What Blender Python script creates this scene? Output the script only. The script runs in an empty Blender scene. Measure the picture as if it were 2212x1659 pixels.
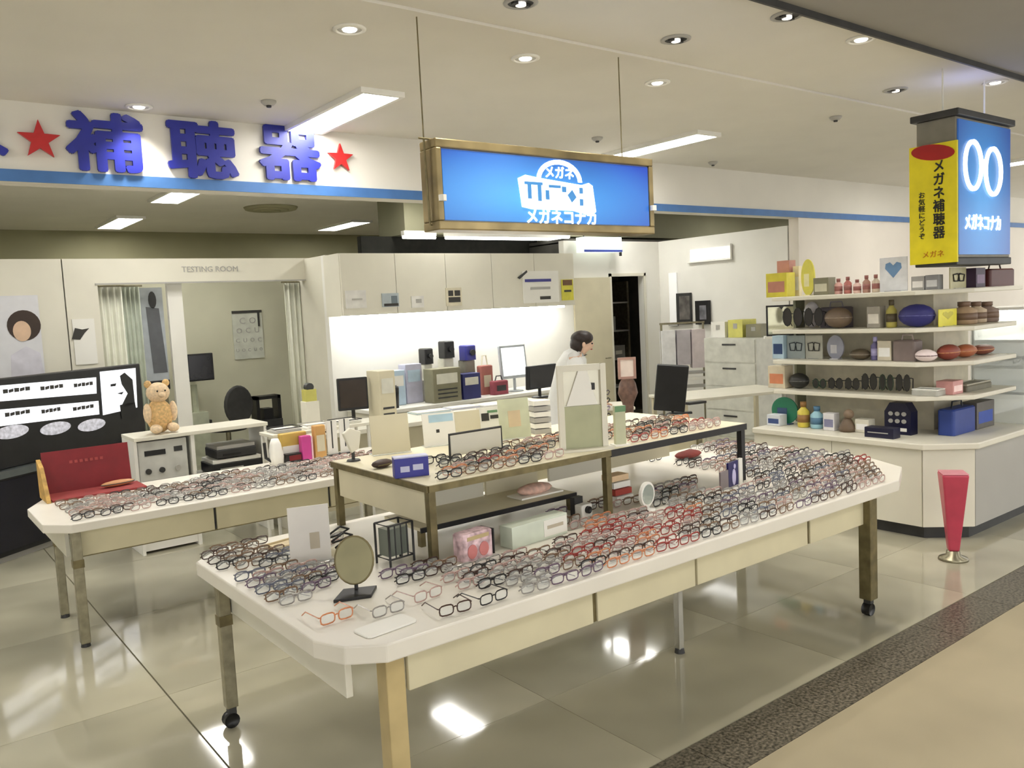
import bpy, math, random
from mathutils import Vector, Matrix
random.seed(7)
S = bpy.context.scene
C = S.collection
PI = math.pi
# ------------------------------------------------------------------ camera
HC = 1.75
YAW, PITCH, ROLL, FPX, IW, IH = math.radians(37.438), math.radians(5.148), math.radians(-2.869), 1801.6, 2212, 1659
F = Vector((math.sin(YAW)*math.cos(PITCH), math.cos(YAW)*math.cos(PITCH), -math.sin(PITCH)))
r0 = Vector((math.cos(YAW), -math.sin(YAW), 0)); u0 = r0.cross(F)
RV = r0*math.cos(ROLL) + u0*math.sin(ROLL); UV = -r0*math.sin(ROLL) + u0*math.cos(ROLL)
cd = bpy.data.cameras.new('camera'); cam = bpy.data.objects.new('camera', cd); C.objects.link(cam)
cd.sensor_width = 36; cd.lens = FPX/IW*36; cd.clip_start = .05; cd.clip_end = 100
m = Matrix((RV, UV, -F)).transposed().to_4x4(); m.translation = (0, 0, HC); cam.matrix_world = m
S.camera = cam
# ------------------------------------------------------------------ world, exposure
w = bpy.data.worlds.new('store_light'); S.world = w; w.use_nodes = True
w.node_tree.nodes['Background'].inputs[0].default_value = (1.0, .985, .945, 1)
w.node_tree.nodes['Background'].inputs[1].default_value = 1.15
S.view_settings.view_transform = 'Standard'; S.view_settings.look = 'None'
S.view_settings.exposure = .60; S.view_settings.gamma = 1; S.view_settings.use_curve_mapping = False
cy = S.cycles
cy.max_bounces = 4; cy.diffuse_bounces = 3; cy.glossy_bounces = 3; cy.transmission_bounces = 2; cy.transparent_max_bounces = 6
cy.caustics_reflective = False; cy.caustics_refractive = False; cy.use_adaptive_sampling = True; cy.adaptive_threshold = .12; cy.adaptive_min_samples = 16
LAMP = 17.0          # radiance of the ceiling fluorescents
SPOT = 34.0          # watts of each recessed spot

def ray(x, y): return F + RV*((x-IW/2)/FPX) + UV*((IH/2-y)/FPX)
def onz(x, y, z): d = ray(x, y); return Vector((0, 0, HC)) + d*((z-HC)/d.z)
def onx(x, y, X): d = ray(x, y); return Vector((0, 0, HC)) + d*(X/d.x)
def ony(x, y, Y): d = ray(x, y); return Vector((0, 0, HC)) + d*(Y/d.y)
def depth(p): return (Vector(p)-Vector((0, 0, HC))).dot(F)
def msc(p): return depth(p)/FPX      # metres a pixel at that distance

# ------------------------------------------------------------------ materials
def lin(c): return tuple((v/12.92 if v <= .04045 else ((v+.055)/1.055)**2.4) for v in c)
def rgb(r, g, b): return lin((r/255, g/255, b/255))
MATS = {}
def mat(name, col, rough=.5, metal=0, noise=.06, scale=9, emit=0, coat=0, bump=0):
    if name in MATS: return MATS[name]
    M = bpy.data.materials.new(name); M.use_nodes = True; nt = M.node_tree; N = nt.nodes
    b = N['Principled BSDF']; b.inputs['Roughness'].default_value = rough; b.inputs['Metallic'].default_value = metal
    if coat: b.inputs['Coat Weight'].default_value = coat; b.inputs['Coat Roughness'].default_value = .06
    tc = N.new('ShaderNodeTexCoord'); nz = N.new('ShaderNodeTexNoise'); nz.inputs['Scale'].default_value = scale; nz.inputs['Detail'].default_value = 2
    nt.links.new(tc.outputs['Object'], nz.inputs['Vector'])
    rp = N.new('ShaderNodeValToRGB'); e = rp.color_ramp.elements
    lo = [max(0, v*(1-noise*1.6)) for v in col]; hi = [min(1, v*(1+noise*1.6)) for v in col]
    e[0].position = .3; e[1].position = .7; e[0].color = (*lo, 1); e[1].color = (*hi, 1)
    nt.links.new(nz.outputs['Fac'], rp.inputs['Fac']); nt.links.new(rp.outputs['Color'], b.inputs['Base Color'])
    if emit:
        b.inputs['Emission Color'].default_value = (*col, 1); b.inputs['Emission Strength'].default_value = emit
        if emit < 3: M.cycles.emission_sampling = 'NONE'      # faint glow: found by the light bouncing about, not sampled as a lamp
    if bump:
        bp = N.new('ShaderNodeBump'); bp.inputs['Strength'].default_value = bump; bp.inputs['Distance'].default_value = .01
        nt.links.new(nz.outputs['Fac'], bp.inputs['Height']); nt.links.new(bp.outputs['Normal'], b.inputs['Normal'])
    MATS[name] = M; return M
def colm(r, g, b, rough=.45, metal=0): return mat('paint_%d_%d_%d_%d_%d' % (r, g, b, rough*100, metal*10), rgb(r, g, b), rough, metal, noise=.05, scale=14)
def glassmat(name, col, clear=.8):
    if name in MATS: return MATS[name]
    M = bpy.data.materials.new(name); M.use_nodes = True; nt = M.node_tree; N = nt.nodes
    b = N['Principled BSDF']; b.inputs['Base Color'].default_value = (*col, 1); b.inputs['Roughness'].default_value = .06
    t = N.new('ShaderNodeBsdfTransparent'); t.inputs[0].default_value = (*[min(1, .6+.4*v) for v in col], 1)
    mx = N.new('ShaderNodeMixShader'); mx.inputs[0].default_value = clear
    nt.links.new(b.outputs[0], mx.inputs[1]); nt.links.new(t.outputs[0], mx.inputs[2]); nt.links.new(mx.outputs[0], N['Material Output'].inputs[0])
    MATS[name] = M; return M
def gradmat(name, edge, core, stops, strength, cx=.5, cz=.5):
    # printed backlit film: lighter in the middle of the print
    M = bpy.data.materials.new(name); M.use_nodes = True; nt = M.node_tree; N = nt.nodes; b = N['Principled BSDF']
    tc = N.new('ShaderNodeTexCoord'); mp = N.new('ShaderNodeMapping'); mp.inputs['Location'].default_value = (-cx*stops[0], 0, -cz*stops[1]); mp.inputs['Scale'].default_value = (stops[0], 0, stops[1])
    g = N.new('ShaderNodeTexGradient'); g.gradient_type = 'SPHERICAL'; rp = N.new('ShaderNodeValToRGB')
    rp.color_ramp.elements[0].color = (*edge, 1); rp.color_ramp.elements[1].color = (*core, 1); rp.color_ramp.elements[1].position = .9
    nt.links.new(tc.outputs['Generated'], mp.inputs['Vector']); nt.links.new(mp.outputs[0], g.inputs[0]); nt.links.new(g.outputs['Fac'], rp.inputs[0])
    nt.links.new(rp.outputs[0], b.inputs['Base Color']); nt.links.new(rp.outputs[0], b.inputs['Emission Color']); b.inputs['Emission Strength'].default_value = strength; M.cycles.emission_sampling = 'NONE'
    b.inputs['Roughness'].default_value = .25
    MATS[name] = M; return M

M_CEIL = mat('ceiling_board', rgb(228, 224, 214), .8, noise=.015, scale=2)
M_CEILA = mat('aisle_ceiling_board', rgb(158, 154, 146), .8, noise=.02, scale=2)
M_CREAM = mat('cream_laminate', rgb(226, 222, 206), .45, noise=.02, scale=3)
M_CREAM2 = mat('warm_cream_laminate', rgb(214, 206, 178), .5, noise=.03, scale=4)
M_WHITE = mat('white_paint', rgb(240, 238, 230), .5, noise=.015, scale=3)
M_TOP = mat('table_top_white', rgb(230, 225, 213), .35, noise=.02, scale=4)
M_APRON = mat('apron_beige', rgb(212, 204, 172), .5, noise=.03, scale=5)
M_OLIVE = mat('olive_wall', rgb(158, 154, 122), .8, noise=.04, scale=1.5)
M_BLUE = mat('blue_trim', rgb(70, 116, 176), .5, noise=.04)
M_LETTER = mat('blue_letter', rgb(36, 44, 150), .4, noise=.05)
M_STAR = mat('red_star', rgb(190, 34, 36), .4, noise=.05)
M_STEEL = mat('brushed_steel', rgb(150, 144, 122), .32, .75, noise=.12, scale=22)
M_BRONZE = mat('bronze_tube', rgb(120, 110, 78), .4, .55, noise=.15, scale=18)
M_BLACK = mat('black_plastic', rgb(22, 22, 24), .4, noise=.2)
M_DARK = mat('dark_grey', rgb(52, 52, 52), .5, noise=.15)
M_GREY = mat('grey_panel', rgb(176, 174, 168), .5, noise=.012, scale=4)
M_GAP = mat('unlit_gap', rgb(28, 28, 22), .9, noise=.2)  # near-black colour stands in for the shade inside gaps
M_LAMP = mat('fluorescent_diffuser', (1, .98, .935), .5, noise=.01, emit=LAMP)
M_TUBE = mat('tube_lamp', (1, .98, .93), .5, noise=.01, emit=5)
M_GLASS = glassmat('clear_lens', (.9, .92, .92), .86)
M_ACRYL = glassmat('clear_acrylic', (.9, .93, .93), .72)

# ------------------------------------------------------------------ mesh builder
class MB:
    def __init__(s): s.v = []; s.f = []; s.M = Matrix.Identity(4)
    def add(s, vs, fs):
        n = len(s.v); s.v += [tuple(s.M @ Vector(p)) for p in vs]; s.f += [tuple(i+n for i in f) for f in fs]; return s
    def box(s, x0, x1, y0, y1, z0, z1):
        return s.add([(x0,y0,z0),(x1,y0,z0),(x1,y1,z0),(x0,y1,z0),(x0,y0,z1),(x1,y0,z1),(x1,y1,z1),(x0,y1,z1)],
                     [(0,3,2,1),(4,5,6,7),(0,1,5,4),(1,2,6,5),(2,3,7,6),(3,0,4,7)])
    def rbox(s, x0, x1, y0, y1, z0, z1, r=.01, n=3):      # box with rounded vertical edges and softened top
        P = []
        for cx, cy, a0 in ((x1-r, y0+r, -PI/2), (x1-r, y1-r, 0), (x0+r, y1-r, PI/2), (x0+r, y0+r, PI)):
            for k in range(n+1): a = a0+PI/2*k/n; P.append((cx+r*math.cos(a), cy+r*math.sin(a)))
        k = len(P); cx, cy = (x0+x1)/2, (y0+y1)/2; e = min(r*.5, (z1-z0)*.3)
        sx, sy = 1-2*e/max(x1-x0, 1e-6), 1-2*e/max(y1-y0, 1e-6)
        Q = [(cx+(x-cx)*sx, cy+(y-cy)*sy) for x, y in P]
        vs = [(*p, z0) for p in P]+[(*p, z1-e) for p in P]+[(*p, z1) for p in Q]
        fs = [tuple(range(k-1, -1, -1)), tuple(range(2*k, 3*k))]
        for l in (0, k):
            fs += [(l+i, l+(i+1) % k, l+k+(i+1) % k, l+k+i) for i in range(k)]
        return s.add(vs, fs)
    def prism(s, poly, z0, z1):
        k = len(poly); a = sum(poly[i][0]*poly[(i+1) % k][1]-poly[(i+1) % k][0]*poly[i][1] for i in range(k))
        if a < 0: poly = poly[::-1]
        return s.add([(*p, z0) for p in poly]+[(*p, z1) for p in poly],
                     [tuple(range(k-1, -1, -1)), tuple(range(k, 2*k))]+[(i, (i+1) % k, k+(i+1) % k, k+i) for i in range(k)])
    def slab(s, poly, y0, y1):                            # polygon in x,z extruded along y
        k = len(poly); a = sum(poly[i][0]*poly[(i+1) % k][1]-poly[(i+1) % k][0]*poly[i][1] for i in range(k))
        if a < 0: poly = poly[::-1]
        return s.add([(p[0], y0, p[1]) for p in poly]+[(p[0], y1, p[1]) for p in poly],
                     [tuple(range(k)), tuple(range(2*k-1, k-1, -1))]+[((i+1) % k, i, k+i, k+(i+1) % k) for i in range(k)])
    def tube(s, pts, r, n=6, closed=False):
        pts = [Vector(p) for p in pts]; K = len(pts); rs = r if isinstance(r, (list, tuple)) else [r]*K; vs = []; fs = []
        for i, p in enumerate(pts):
            t = (pts[(i+1) % K]-pts[i-1]) if closed or 0 < i < K-1 else (pts[1]-pts[0] if i == 0 else pts[-1]-pts[-2])
            t = t.normalized() if t.length > 1e-9 else Vector((0, 0, 1))
            if i: a = a-t*a.dot(t)
            if not i or a.length < 1e-6: a = t.cross(Vector((0, 0, 1)) if abs(t.z) < .95 else Vector((1, 0, 0)))
            a = a.normalized(); b = t.cross(a)
            for k in range(n): q = 2*PI*k/n; vs.append(p+a*(rs[i]*math.cos(q))+b*(rs[i]*math.sin(q)))
        for i in range(K if closed else K-1):
            j = (i+1) % K; fs += [(i*n+k, i*n+(k+1) % n, j*n+(k+1) % n, j*n+k) for k in range(n)]
        if not closed: fs += [tuple(range(n)), tuple(range(K*n-1, K*n-n-1, -1))]
        return s.add(vs, fs)
    def lathe(s, prof, n=16, cx=0, cy=0):
        vs = []; fs = []
        for r, z in prof: vs += [(cx+r*math.cos(2*PI*k/n), cy+r*math.sin(2*PI*k/n), z) for k in range(n)]
        for i in range(len(prof)-1): fs += [(i*n+k, i*n+(k+1) % n, (i+1)*n+(k+1) % n, (i+1)*n+k) for k in range(n)]
        fs += [tuple(range(n-1, -1, -1)), tuple(range((len(prof)-1)*n, len(prof)*n))]
        return s.add(vs, fs)
    def ell(s, c, r, n=12, m=8):
        vs = []; fs = []
        for i in range(m+1):
            a = -PI/2+PI*i/m
            vs += [(c[0]+r[0]*math.cos(a)*math.cos(2*PI*k/n), c[1]+r[1]*math.cos(a)*math.sin(2*PI*k/n), c[2]+r[2]*math.sin(a)) for k in range(n)]
        for i in range(m): fs += [(i*n+k, i*n+(k+1) % n, (i+1)*n+(k+1) % n, (i+1)*n+k) for k in range(n)]
        return s.add(vs, fs)
    def mesh(s, name, smooth=False):
        me = bpy.data.meshes.new(name); me.from_pydata(s.v, [], s.f)
        if smooth: me.polygons.foreach_set('use_smooth', [True]*len(me.polygons))
        me.update(); return me
    def build(s, name, material, parent=None, smooth=False, bevel=0, label=None):
        me = s.mesh(name, smooth); me.materials.append(material)
        return link(name, me, parent, bevel, label)
def link(name, me, parent=None, bevel=0, label=None):
    o = bpy.data.objects.new(name, me); C.objects.link(o)
    if parent: o.parent = parent
    if bevel:
        b = o.modifiers.new('bevel', 'BEVEL'); b.width = bevel; b.segments = 2; b.limit_method = 'ANGLE'
    if label: o['label'] = label
    return o
def tag(o, label, cat, group=None, kind=None):
    o['label'] = label; o['category'] = cat
    if group: o['group'] = group
    if kind: o['kind'] = kind
    return o
def thing(name, label, cat, loc=(0, 0, 0), rz=0, group=None):
    o = bpy.data.objects.new(name, None); o.empty_display_size = .1; C.objects.link(o); o.location = loc; o.rotation_euler = (0, 0, rz)
    return tag(o, label, cat, group)
def struct(name, mb, material, parent=None, bevel=0):
    o = mb.build(name, material, parent, bevel=bevel)
    if not parent: o['kind'] = 'structure'
    return o
def B(*a): return MB().box(*a)
def text(name, body, size, material, loc, rot=(PI/2, 0, 0), parent=None, bold=0, depth_=.002, align='CENTER', sx=1, label=None):
    c = bpy.data.curves.new(name, 'FONT'); c.body = body; c.size = size; c.extrude = depth_; c.align_x = align; c.align_y = 'CENTER'; c.resolution_u = 2
    t = bpy.data.objects.new(name, c); C.objects.link(t)
    me = bpy.data.meshes.new_from_object(t.evaluated_get(bpy.context.evaluated_depsgraph_get())); bpy.data.objects.remove(t); bpy.data.curves.remove(c)
    if bold:      # heavy face: the same glyph laid down around a small circle
        v0 = [v.co.copy() for v in me.vertices]; f0 = [tuple(p.vertices) for p in me.polygons]; vs = []; fs = []
        for k in range(9):
            dx, dy = (0, 0) if k == 8 else (bold*size*math.cos(k*PI/4), bold*size*math.sin(k*PI/4)); n = len(vs)
            vs += [(v.x+dx, v.y+dy, v.z+.00003*k) for v in v0]; fs += [tuple(i+n for i in f) for f in f0]
        bpy.data.meshes.remove(me); me = bpy.data.meshes.new(name); me.from_pydata(vs, [], fs); me.update()
    me.materials.clear(); me.materials.append(material); me.name = name
    o = link(name, me, parent, label=label); o.location = loc; o.rotation_euler = rot; o.scale = (sx, 1, 1); return o
RX = (PI/2, 0, 0); RXL = (PI/2, 0, -PI/2)   # writing on faces looking to -Y and to -X

# ================================================================== SETTING
# --- floor: polished tiles with thin joints, granite band, aisle floor
M_TILE = mat('polished_tile', rgb(180, 175, 154), .07, noise=.13, scale=1.3, coat=.25)
M_GROUT = mat('tile_joint', rgb(96, 90, 66), .7)
M_GRAN = mat('granite', rgb(98, 92, 80), .3, noise=.55, scale=70)
M_AISLE = mat('aisle_floor', rgb(172, 160, 132), .45, noise=.05, scale=2.2)
fl = struct('floor', B(-6, 17, 2.115, 14.2, -.05, -.004), M_GROUT)
TX, TY = 1.285, 1.285
tiles = {}
for i in range(-5, 13):
    for j in range(0, 10):
        x0, x1 = .97+i*TX, .97+(i+1)*TX; y0, y1 = 2.118+j*TY-.6, 2.118+(j+1)*TY-.6
        y0 = max(y0, 2.118); y1 = min(y1, 14.2)
        if y1-y0 < .05 or x0 > 16.5: continue
        g0 = .004 if i == 0 else .0012; g1 = .004 if i == -1 else .0012
        key = (round(y1-y0, 3), g0, g1)
        if key not in tiles: tiles[key] = B(g0, TX-g1, .0012, y1-y0-.0012, -.012, 0).mesh('floor_tile'); tiles[key].materials.append(M_TILE)
        t = link('floor_tile', tiles[key], fl); t.location = (x0, y0, 0)
band = struct('trim_1', B(-6, 17, 1.87, 2.115, -.05, -.003), M_GROUT)
gm = B(.002, .598, 1.872, 2.113, -.012, .0).mesh('granite_slab'); gm.materials.append(M_GRAN)
for i in range(38):
    t = link('granite_slab', gm, band); t.location = (-6+i*.6, 0, 0)
struct('floor_aisle', B(-6, 17, -4, 1.87, -.05, -.001), M_AISLE)
# --- ceiling
struct('ceiling', B(-6, 17, 3.54, 14.2, 3.2, 3.3), M_CEIL)
struct('ceiling_front', B(-6, 17, 2.60, 3.538, 3.215, 3.3), M_CEIL)
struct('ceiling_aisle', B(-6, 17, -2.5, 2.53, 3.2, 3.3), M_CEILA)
struct('trim_2', B(-6, 17, 2.52, 2.62, 3.30, 3.34), M_GAP)
struct('trim_3', B(-6, 17, 2.53, 2.545, 3.165, 3.3), M_DARK)
# --- bulkhead with blue stripe
struct('wall_bulkhead', B(-6, 17, 6.1, 6.28, 2.70, 3.2), M_CEIL)
struct('trim_4', B(-6, 17, 6.088, 6.1, 2.70, 2.775), M_BLUE)
# --- walls
struct('wall_back', B(-6, 17, 13.6, 13.75, 0, 3.2), M_OLIVE)
struct('wall_left', B(-6.1, -6, 2.1, 13.7, 0, 3.2), M_CREAM)
struct('wall_right', B(16.9, 17, 6.2, 13.7, 0, 3.2), M_CREAM)
# examination room front, opening from x 1.83 to 4.0, lintel above 2.2
ER = struct('wall_examination', MB().box(-6, 1.53, 9.0, 9.1, 0, 2.44).box(1.54, 1.83, 8.99, 9.1, 0, 2.44).box(1.83, 4.02, 8.99, 9.1, 2.20, 2.44).box(4.02, 4.2, 8.99, 9.1, 0, 2.44), M_CREAM)
struct('trim_5', B(1.81, 4.04, 8.975, 8.99, 2.185, 2.2), M_GREY)
struct('wall_examination_back', B(1.0, 5.2, 11.1, 11.2, 0, 2.3), mat('room_wall_green_grey', rgb(206, 204, 180), .7, noise=.03, scale=2))
struct('wall_examination_left', B(.95, 1.05, 9.1, 11.2, 0, 2.3), M_CREAM)
# service wall behind the workbench
struct('wall_service', B(4.0, 7.45, 8.45, 8.55, 0, 2.43), M_WHITE)
struct('wall_service_side', B(4.0, 4.1, 8.55, 9.2, 0, 2.43), M_CREAM)
# door wall with a dark opening
struct('wall_door', MB().box(7.45, 8.30, 8.45, 8.55, 0, 2.62).box(8.30, 8.95, 8.45, 8.55, 2.13, 2.62).box(8.95, 9.3, 8.45, 8.55, 0, 2.62), M_WHITE)
d1 = struct('door_1', B(7.58, 8.26, 8.425, 8.45, 0, 2.12), M_CREAM2)
MB().tube([(8.18, 8.42, 1.0), (8.18, 8.38, 1.0), (8.08, 8.38, 1.0)], .009).build('door_handle', M_STEEL, d1)
struct('trim_6', MB().box(8.26, 8.30, 8.43, 8.45, 0, 2.17).box(8.95, 8.99, 8.43, 8.45, 0, 2.17).box(8.26, 8.99, 8.43, 8.45, 2.13, 2.17), M_CREAM)
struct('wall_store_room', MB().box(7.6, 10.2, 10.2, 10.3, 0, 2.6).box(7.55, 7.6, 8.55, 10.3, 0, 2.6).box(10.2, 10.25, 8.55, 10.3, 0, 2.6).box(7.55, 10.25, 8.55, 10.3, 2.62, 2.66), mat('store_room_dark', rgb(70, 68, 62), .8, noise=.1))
struct('wall_side', B(9.3, 9.42, 6.28, 8.55, 0, 2.62), M_WHITE)
struct('wall_under_bulkhead', B(9.3, 17, 6.12, 6.26, 0, 2.70), mat('warm_white_wall', rgb(236, 228, 216), .6, noise=.02, scale=2))
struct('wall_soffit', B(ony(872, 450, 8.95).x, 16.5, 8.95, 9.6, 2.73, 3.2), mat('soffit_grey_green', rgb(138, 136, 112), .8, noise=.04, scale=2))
struct('wall_gap_shade', B(4.9, 7.7, 9.3, 9.4, 2.3, 2.73), M_GAP)  # dark panel added so the gap looks unlit

# ================================================================== CEILING LIGHTS
def fluorescent(x, y, label, L=1.15, W=.30):
    t = thing('ceiling_light', label, 'ceiling light', (x, y, 3.2), 0, 'fluorescent ceiling lights')
    MB().box(-W/2-.03, -W/2, -L/2-.03, L/2+.03, -.035, 0).box(W/2, W/2+.03, -L/2-.03, L/2+.03, -.035, 0).box(-W/2, W/2, -L/2-.03, -L/2, -.035, 0).box(-W/2, W/2, L/2, L/2+.03, -.035, 0).build('frame', M_WHITE, t)
    B(-W/2, W/2, -L/2, L/2, -.028, -.004).build('diffuser', M_LAMP, t)
fluorescent(2.78, 5.47, 'bright rectangular ceiling light just above the blue character next to the sign', 1.2, .26)
fluorescent(5.95, 5.4, 'long slim ceiling light just above the far end of the hanging blue sign', 1.2, .26)
fluorescent(2.86, 9.62, 'ceiling light directly below the blue stripe, between two blue characters', 1.1)
fluorescent(2.86, 12.35, 'small ceiling light farthest back above the poster wall', 1.25)
fluorescent(6.08, 12.1, 'thin ceiling light at the back to one side of the hanging sign', 1.2)
fluorescent(5.2, 8.05, 'ceiling light behind the bulkhead mirrored in the floor under the big table', 1.1)
fluorescent(8.15, 8.05, 'ceiling light behind the hanging sign, mirrored beside the table leg', 1.1)
for i, (x, y) in enumerate([(-.6, 5.4), (-.6, 9.6), (-3.8, 5.4), (2.25, 7.6), (-.7, 7.6), (-3.8, 9.6), (11.2, 7.6), (13.5, 7.6)]):  # unseen lights added to brighten the rear and sides of the shop
    fluorescent(x, y, 'ceiling light added for fill light, hidden by the bulkhead or the picture edge', 1.2)
for i, (x, y) in enumerate([(-.4, -1.0), (2.6, -1.0), (5.6, -.6), (8.6, .2), (11.0, 4.4)]):  # lights added out of view for overall fill
    fluorescent(x, y, 'ceiling light added for fill over the aisle, outside the picture', 1.2)

def downlight(px, py, kind, label):
    p = onz(px, py, 3.2); z = 3.215 if p.y < 3.54 else 3.2
    t = thing('downlight', label, 'downlight', (p.x, p.y, z), 0, 'recessed downlights')
    MB().lathe([(.062, 0), (.085, 0), (.085, -.006), (.066, -.012), (.062, 0)], 20).build('trim_ring', M_WHITE if kind else M_GREY, t, True)
    MB().lathe([(.064, -.001), (.064, -.004)], 20).build('reflector', M_GREY if kind else M_BLACK, t)
    if kind:
        MB().lathe([(.038, -.004), (.034, -.010), (.012, -.014)], 14).build('lamp', mat('downlight_lamp', (1, .95, .85), .4, noise=.01, emit=1.6 if kind == 1 else 5), t, True)
    else:
        MB().box(-.05, .05, -.012, .012, -.016, -.004).build('lamp_bar', M_DARK, t)
        MB().lathe([(.026, -.004), (.026, -.016), (.01, -.02)], 12).build('lamp', mat('spot_lamp', (1, .92, .8), .4, noise=.01, emit=1.2), t, True)
    ld = bpy.data.lights.new('downlight_beam', 'SPOT'); ld.energy = SPOT; ld.color = (1, .95, .86); ld.spot_size = math.radians(110); ld.spot_blend = .9; ld.shadow_soft_size = .06
    l = bpy.data.objects.new('downlight_beam', ld); C.objects.link(l); l.parent = t; l.location = (0, 0, -.03)
for a in [(755, 62, 2, 'white downlight shining alone above the blue characters'), (1125, 12, 0, 'dark downlight cut by the upper edge of the picture'), (1460, 90, 0, 'dark downlight over the hanging sign, between the sign wire and the slot'),
          (1135, 125, 1, 'pale downlight between the two wires of the hanging sign'), (1700, 40, 0, 'dark downlight nearest to the ceiling slot'), (1860, 90, 1, 'pale downlight close to the ceiling slot'),
          (1420, 178, 1, 'pale downlight just past the second sign wire'), (1935, 198, 0, 'dark downlight before the yellow banner'), (300, 230, 1, 'pale downlight at the bulkhead above the first blue character'),
          (2150, 182, 2, 'bright downlight over the blue spectacles sign')]:
    downlight(*a)
def smoke(px, py, label):
    p = onz(px, py, 3.2)
    t = thing('ceiling_sensor', label, 'sensor', (p.x, p.y, 3.2 if p.y > 3.54 else 3.215)); MB().lathe([(.05, 0), (.05, -.012), (.03, -.03)], 14).build('base', M_GREY, t, True); MB().lathe([(.018, -.03), (.016, -.042)], 10).build('sensor_head', M_DARK, t, True)
smoke(580, 218, 'small round sensor on the ceiling beside the bright fluorescent'); smoke(1540, 350, 'small dark sensor on the ceiling past the slim fluorescent'); smoke(1290, 297, 'tiny sensor on the ceiling above the sign edge'); smoke(1805, 252, 'small flat sensor on the ceiling before the hanging column sign')
vt = thing('air_vent', 'round olive air diffuser on the rear ceiling', 'vent', tuple(onz(585, 448, 3.2)))
for k, r in enumerate((.34, .24, .14)): MB().lathe([(r-.05, 0), (r, -.0), (r-.02, -.03-.012*k), (r-.06, -.03-.012*k)], 24).build('vent_ring', M_OLIVE, vt, True)

# ================================================================== BULKHEAD LETTERS
def letter(ch, x0, x1, y0, y1, label):
    a = ony(x0, (y0+y1)/2, 6.08); b = ony(x1, (y0+y1)/2, 6.08); t = ony((x0+x1)/2, y0, 6.08); u = ony((x0+x1)/2, y1, 6.08)
    o = text('sign_character', ch, 1.0, M_LETTER, (0, 0, 0), bold=.030, depth_=.012)
    vs = o.data.vertices; xs = [v.co.x for v in vs]; ys = [v.co.y for v in vs]; W = max(xs)-min(xs); Hh = max(ys)-min(ys); cx = (max(xs)+min(xs))/2; cy = (max(ys)+min(ys))/2
    for v in vs: v.co.x = (v.co.x-cx)/W*(b.x-a.x); v.co.y = (v.co.y-cy)/Hh*(t.z-u.z)
    o.location = ((a.x+b.x)/2, 6.078, (t.z+u.z)/2); tag(o, label, 'sign letter', 'blue characters on the bulkhead')
letter('補', 140, 310, 243, 372, 'blue character 補 on the bulkhead beside the big red star')
letter('聴', 360, 512, 260, 386, 'blue character 聴, middle one of the three whole characters on the bulkhead')
letter('器', 558, 692, 274, 391, 'blue character 器 on the bulkhead next to the smaller red star')
letter('ネ', -130, 16, 240, 356, 'blue character cut off by the picture edge before the big red star')
def star(px, py, rp, label):
    c = ony(px, py, 6.08); r = rp*msc(c)
    P = [((r if k % 2 == 0 else r*.40)*math.sin(k*PI/5), (r if k % 2 == 0 else r*.40)*math.cos(k*PI/5)) for k in range(10)]
    o = MB().slab(P, -.012, .012).build('star', M_STAR); o.location = (c.x, 6.075, c.z); tag(o, label, 'star', 'red stars on the bulkhead')
star(85, 303, 43, 'big red star before the blue characters'); star(735, 342, 31, 'smaller red star after the last blue character')

# ================================================================== HANGING BLUE SIGN
M_SIGN = gradmat('sign_film', rgb(30, 60, 150), rgb(70, 150, 220), (1.25, 1.15), .42, .38, .35)
M_GLOW = mat('sign_white', (.92, .97, 1), .4, noise=.01, emit=1.1)
M_INK = mat('sign_ink', rgb(56, 120, 178), .4, noise=.03, emit=.5)
sg = thing('hanging_sign', 'wide blue backlit sign hanging on wires in a bronze frame', 'sign', (2.3, 3.55, 2.16))
SW, SH = 1.56, .45
B(.03, SW-.03, .0, .12, .02, SH-.03).build('light_box', M_GREY, sg)
B(.04, SW-.04, -.012, -.001, .05, SH-.05).build('blue_panel', M_SIGN, sg)
MB().box(0, SW, -.02, .13, SH-.045, SH).box(0, SW, -.02, .13, 0, .045).box(0, .035, -.02, .13, .045, SH-.045).box(SW-.035, SW, -.02, .13, .045, SH-.045).build('frame', mat('champagne_frame', rgb(150, 134, 96), .3, .6, noise=.2, scale=6), sg, bevel=.006)
cx, cz = .80, .205
logo = MB(); a0 = [(cx-.265, cz-.075), (cx-.285, cz+.075), (cx-.235, cz+.095), (cx-.15, cz+.085), (cx+.17, cz+.06), (cx+.225, cz+.075), (cx+.255, cz+.06), (cx+.275, cz-.085), (cx+.24, cz-.11), (cx+.1, cz-.085), (cx-.2, cz-.085)]
logo.slab(a0, -.018, -.012)
arc = [(cx+.01+.165*math.cos(PI*k/14), cz+.075+.115*math.sin(PI*k/14)) for k in range(15)]; inn = [(cx+.01+.138*math.cos(PI*k/14), cz+.075+.09*math.sin(PI*k/14)) for k in range(15)]
for k in range(14): logo.slab([arc[k], arc[k+1], inn[k+1], inn[k]], -.018, -.012)
logo.build('logo_band', M_GLOW, sg)
holes = MB()
def hole(x0, x1, z0, z1): holes.slab([(cx+x0, cz+z0), (cx+x1, cz+z0), (cx+x1, cz+z1), (cx+x0, cz+z1)], -.021, -.0175)
hole(-.245, -.12, .045, .06); hole(-.225, -.20, -.03, .045); hole(-.155, -.13, -.04, .045); hole(-.10, -.075, -.03, .02); hole(-.075, .01, .035, .05); hole(.02, .05, .015, .045)
holes.slab([(cx+.06, cz+.0), (cx+.095, cz+.03), (cx+.125, cz-.01), (cx+.09, cz-.04)], -.021, -.0175); hole(.15, .175, .012, .045); hole(.15, .175, -.055, -.018)
holes.build('logo_cutout', M_INK, sg)
text('sign_writing', 'メガネ', .072, M_GLOW, (cx+.01, -.016, cz+.115), RX, sg, .02, .002)
text('sign_writing', 'メガネコナカ', .088, M_GLOW, (cx+.02, -.016, cz-.128), RX, sg, .025, .002)
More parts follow.
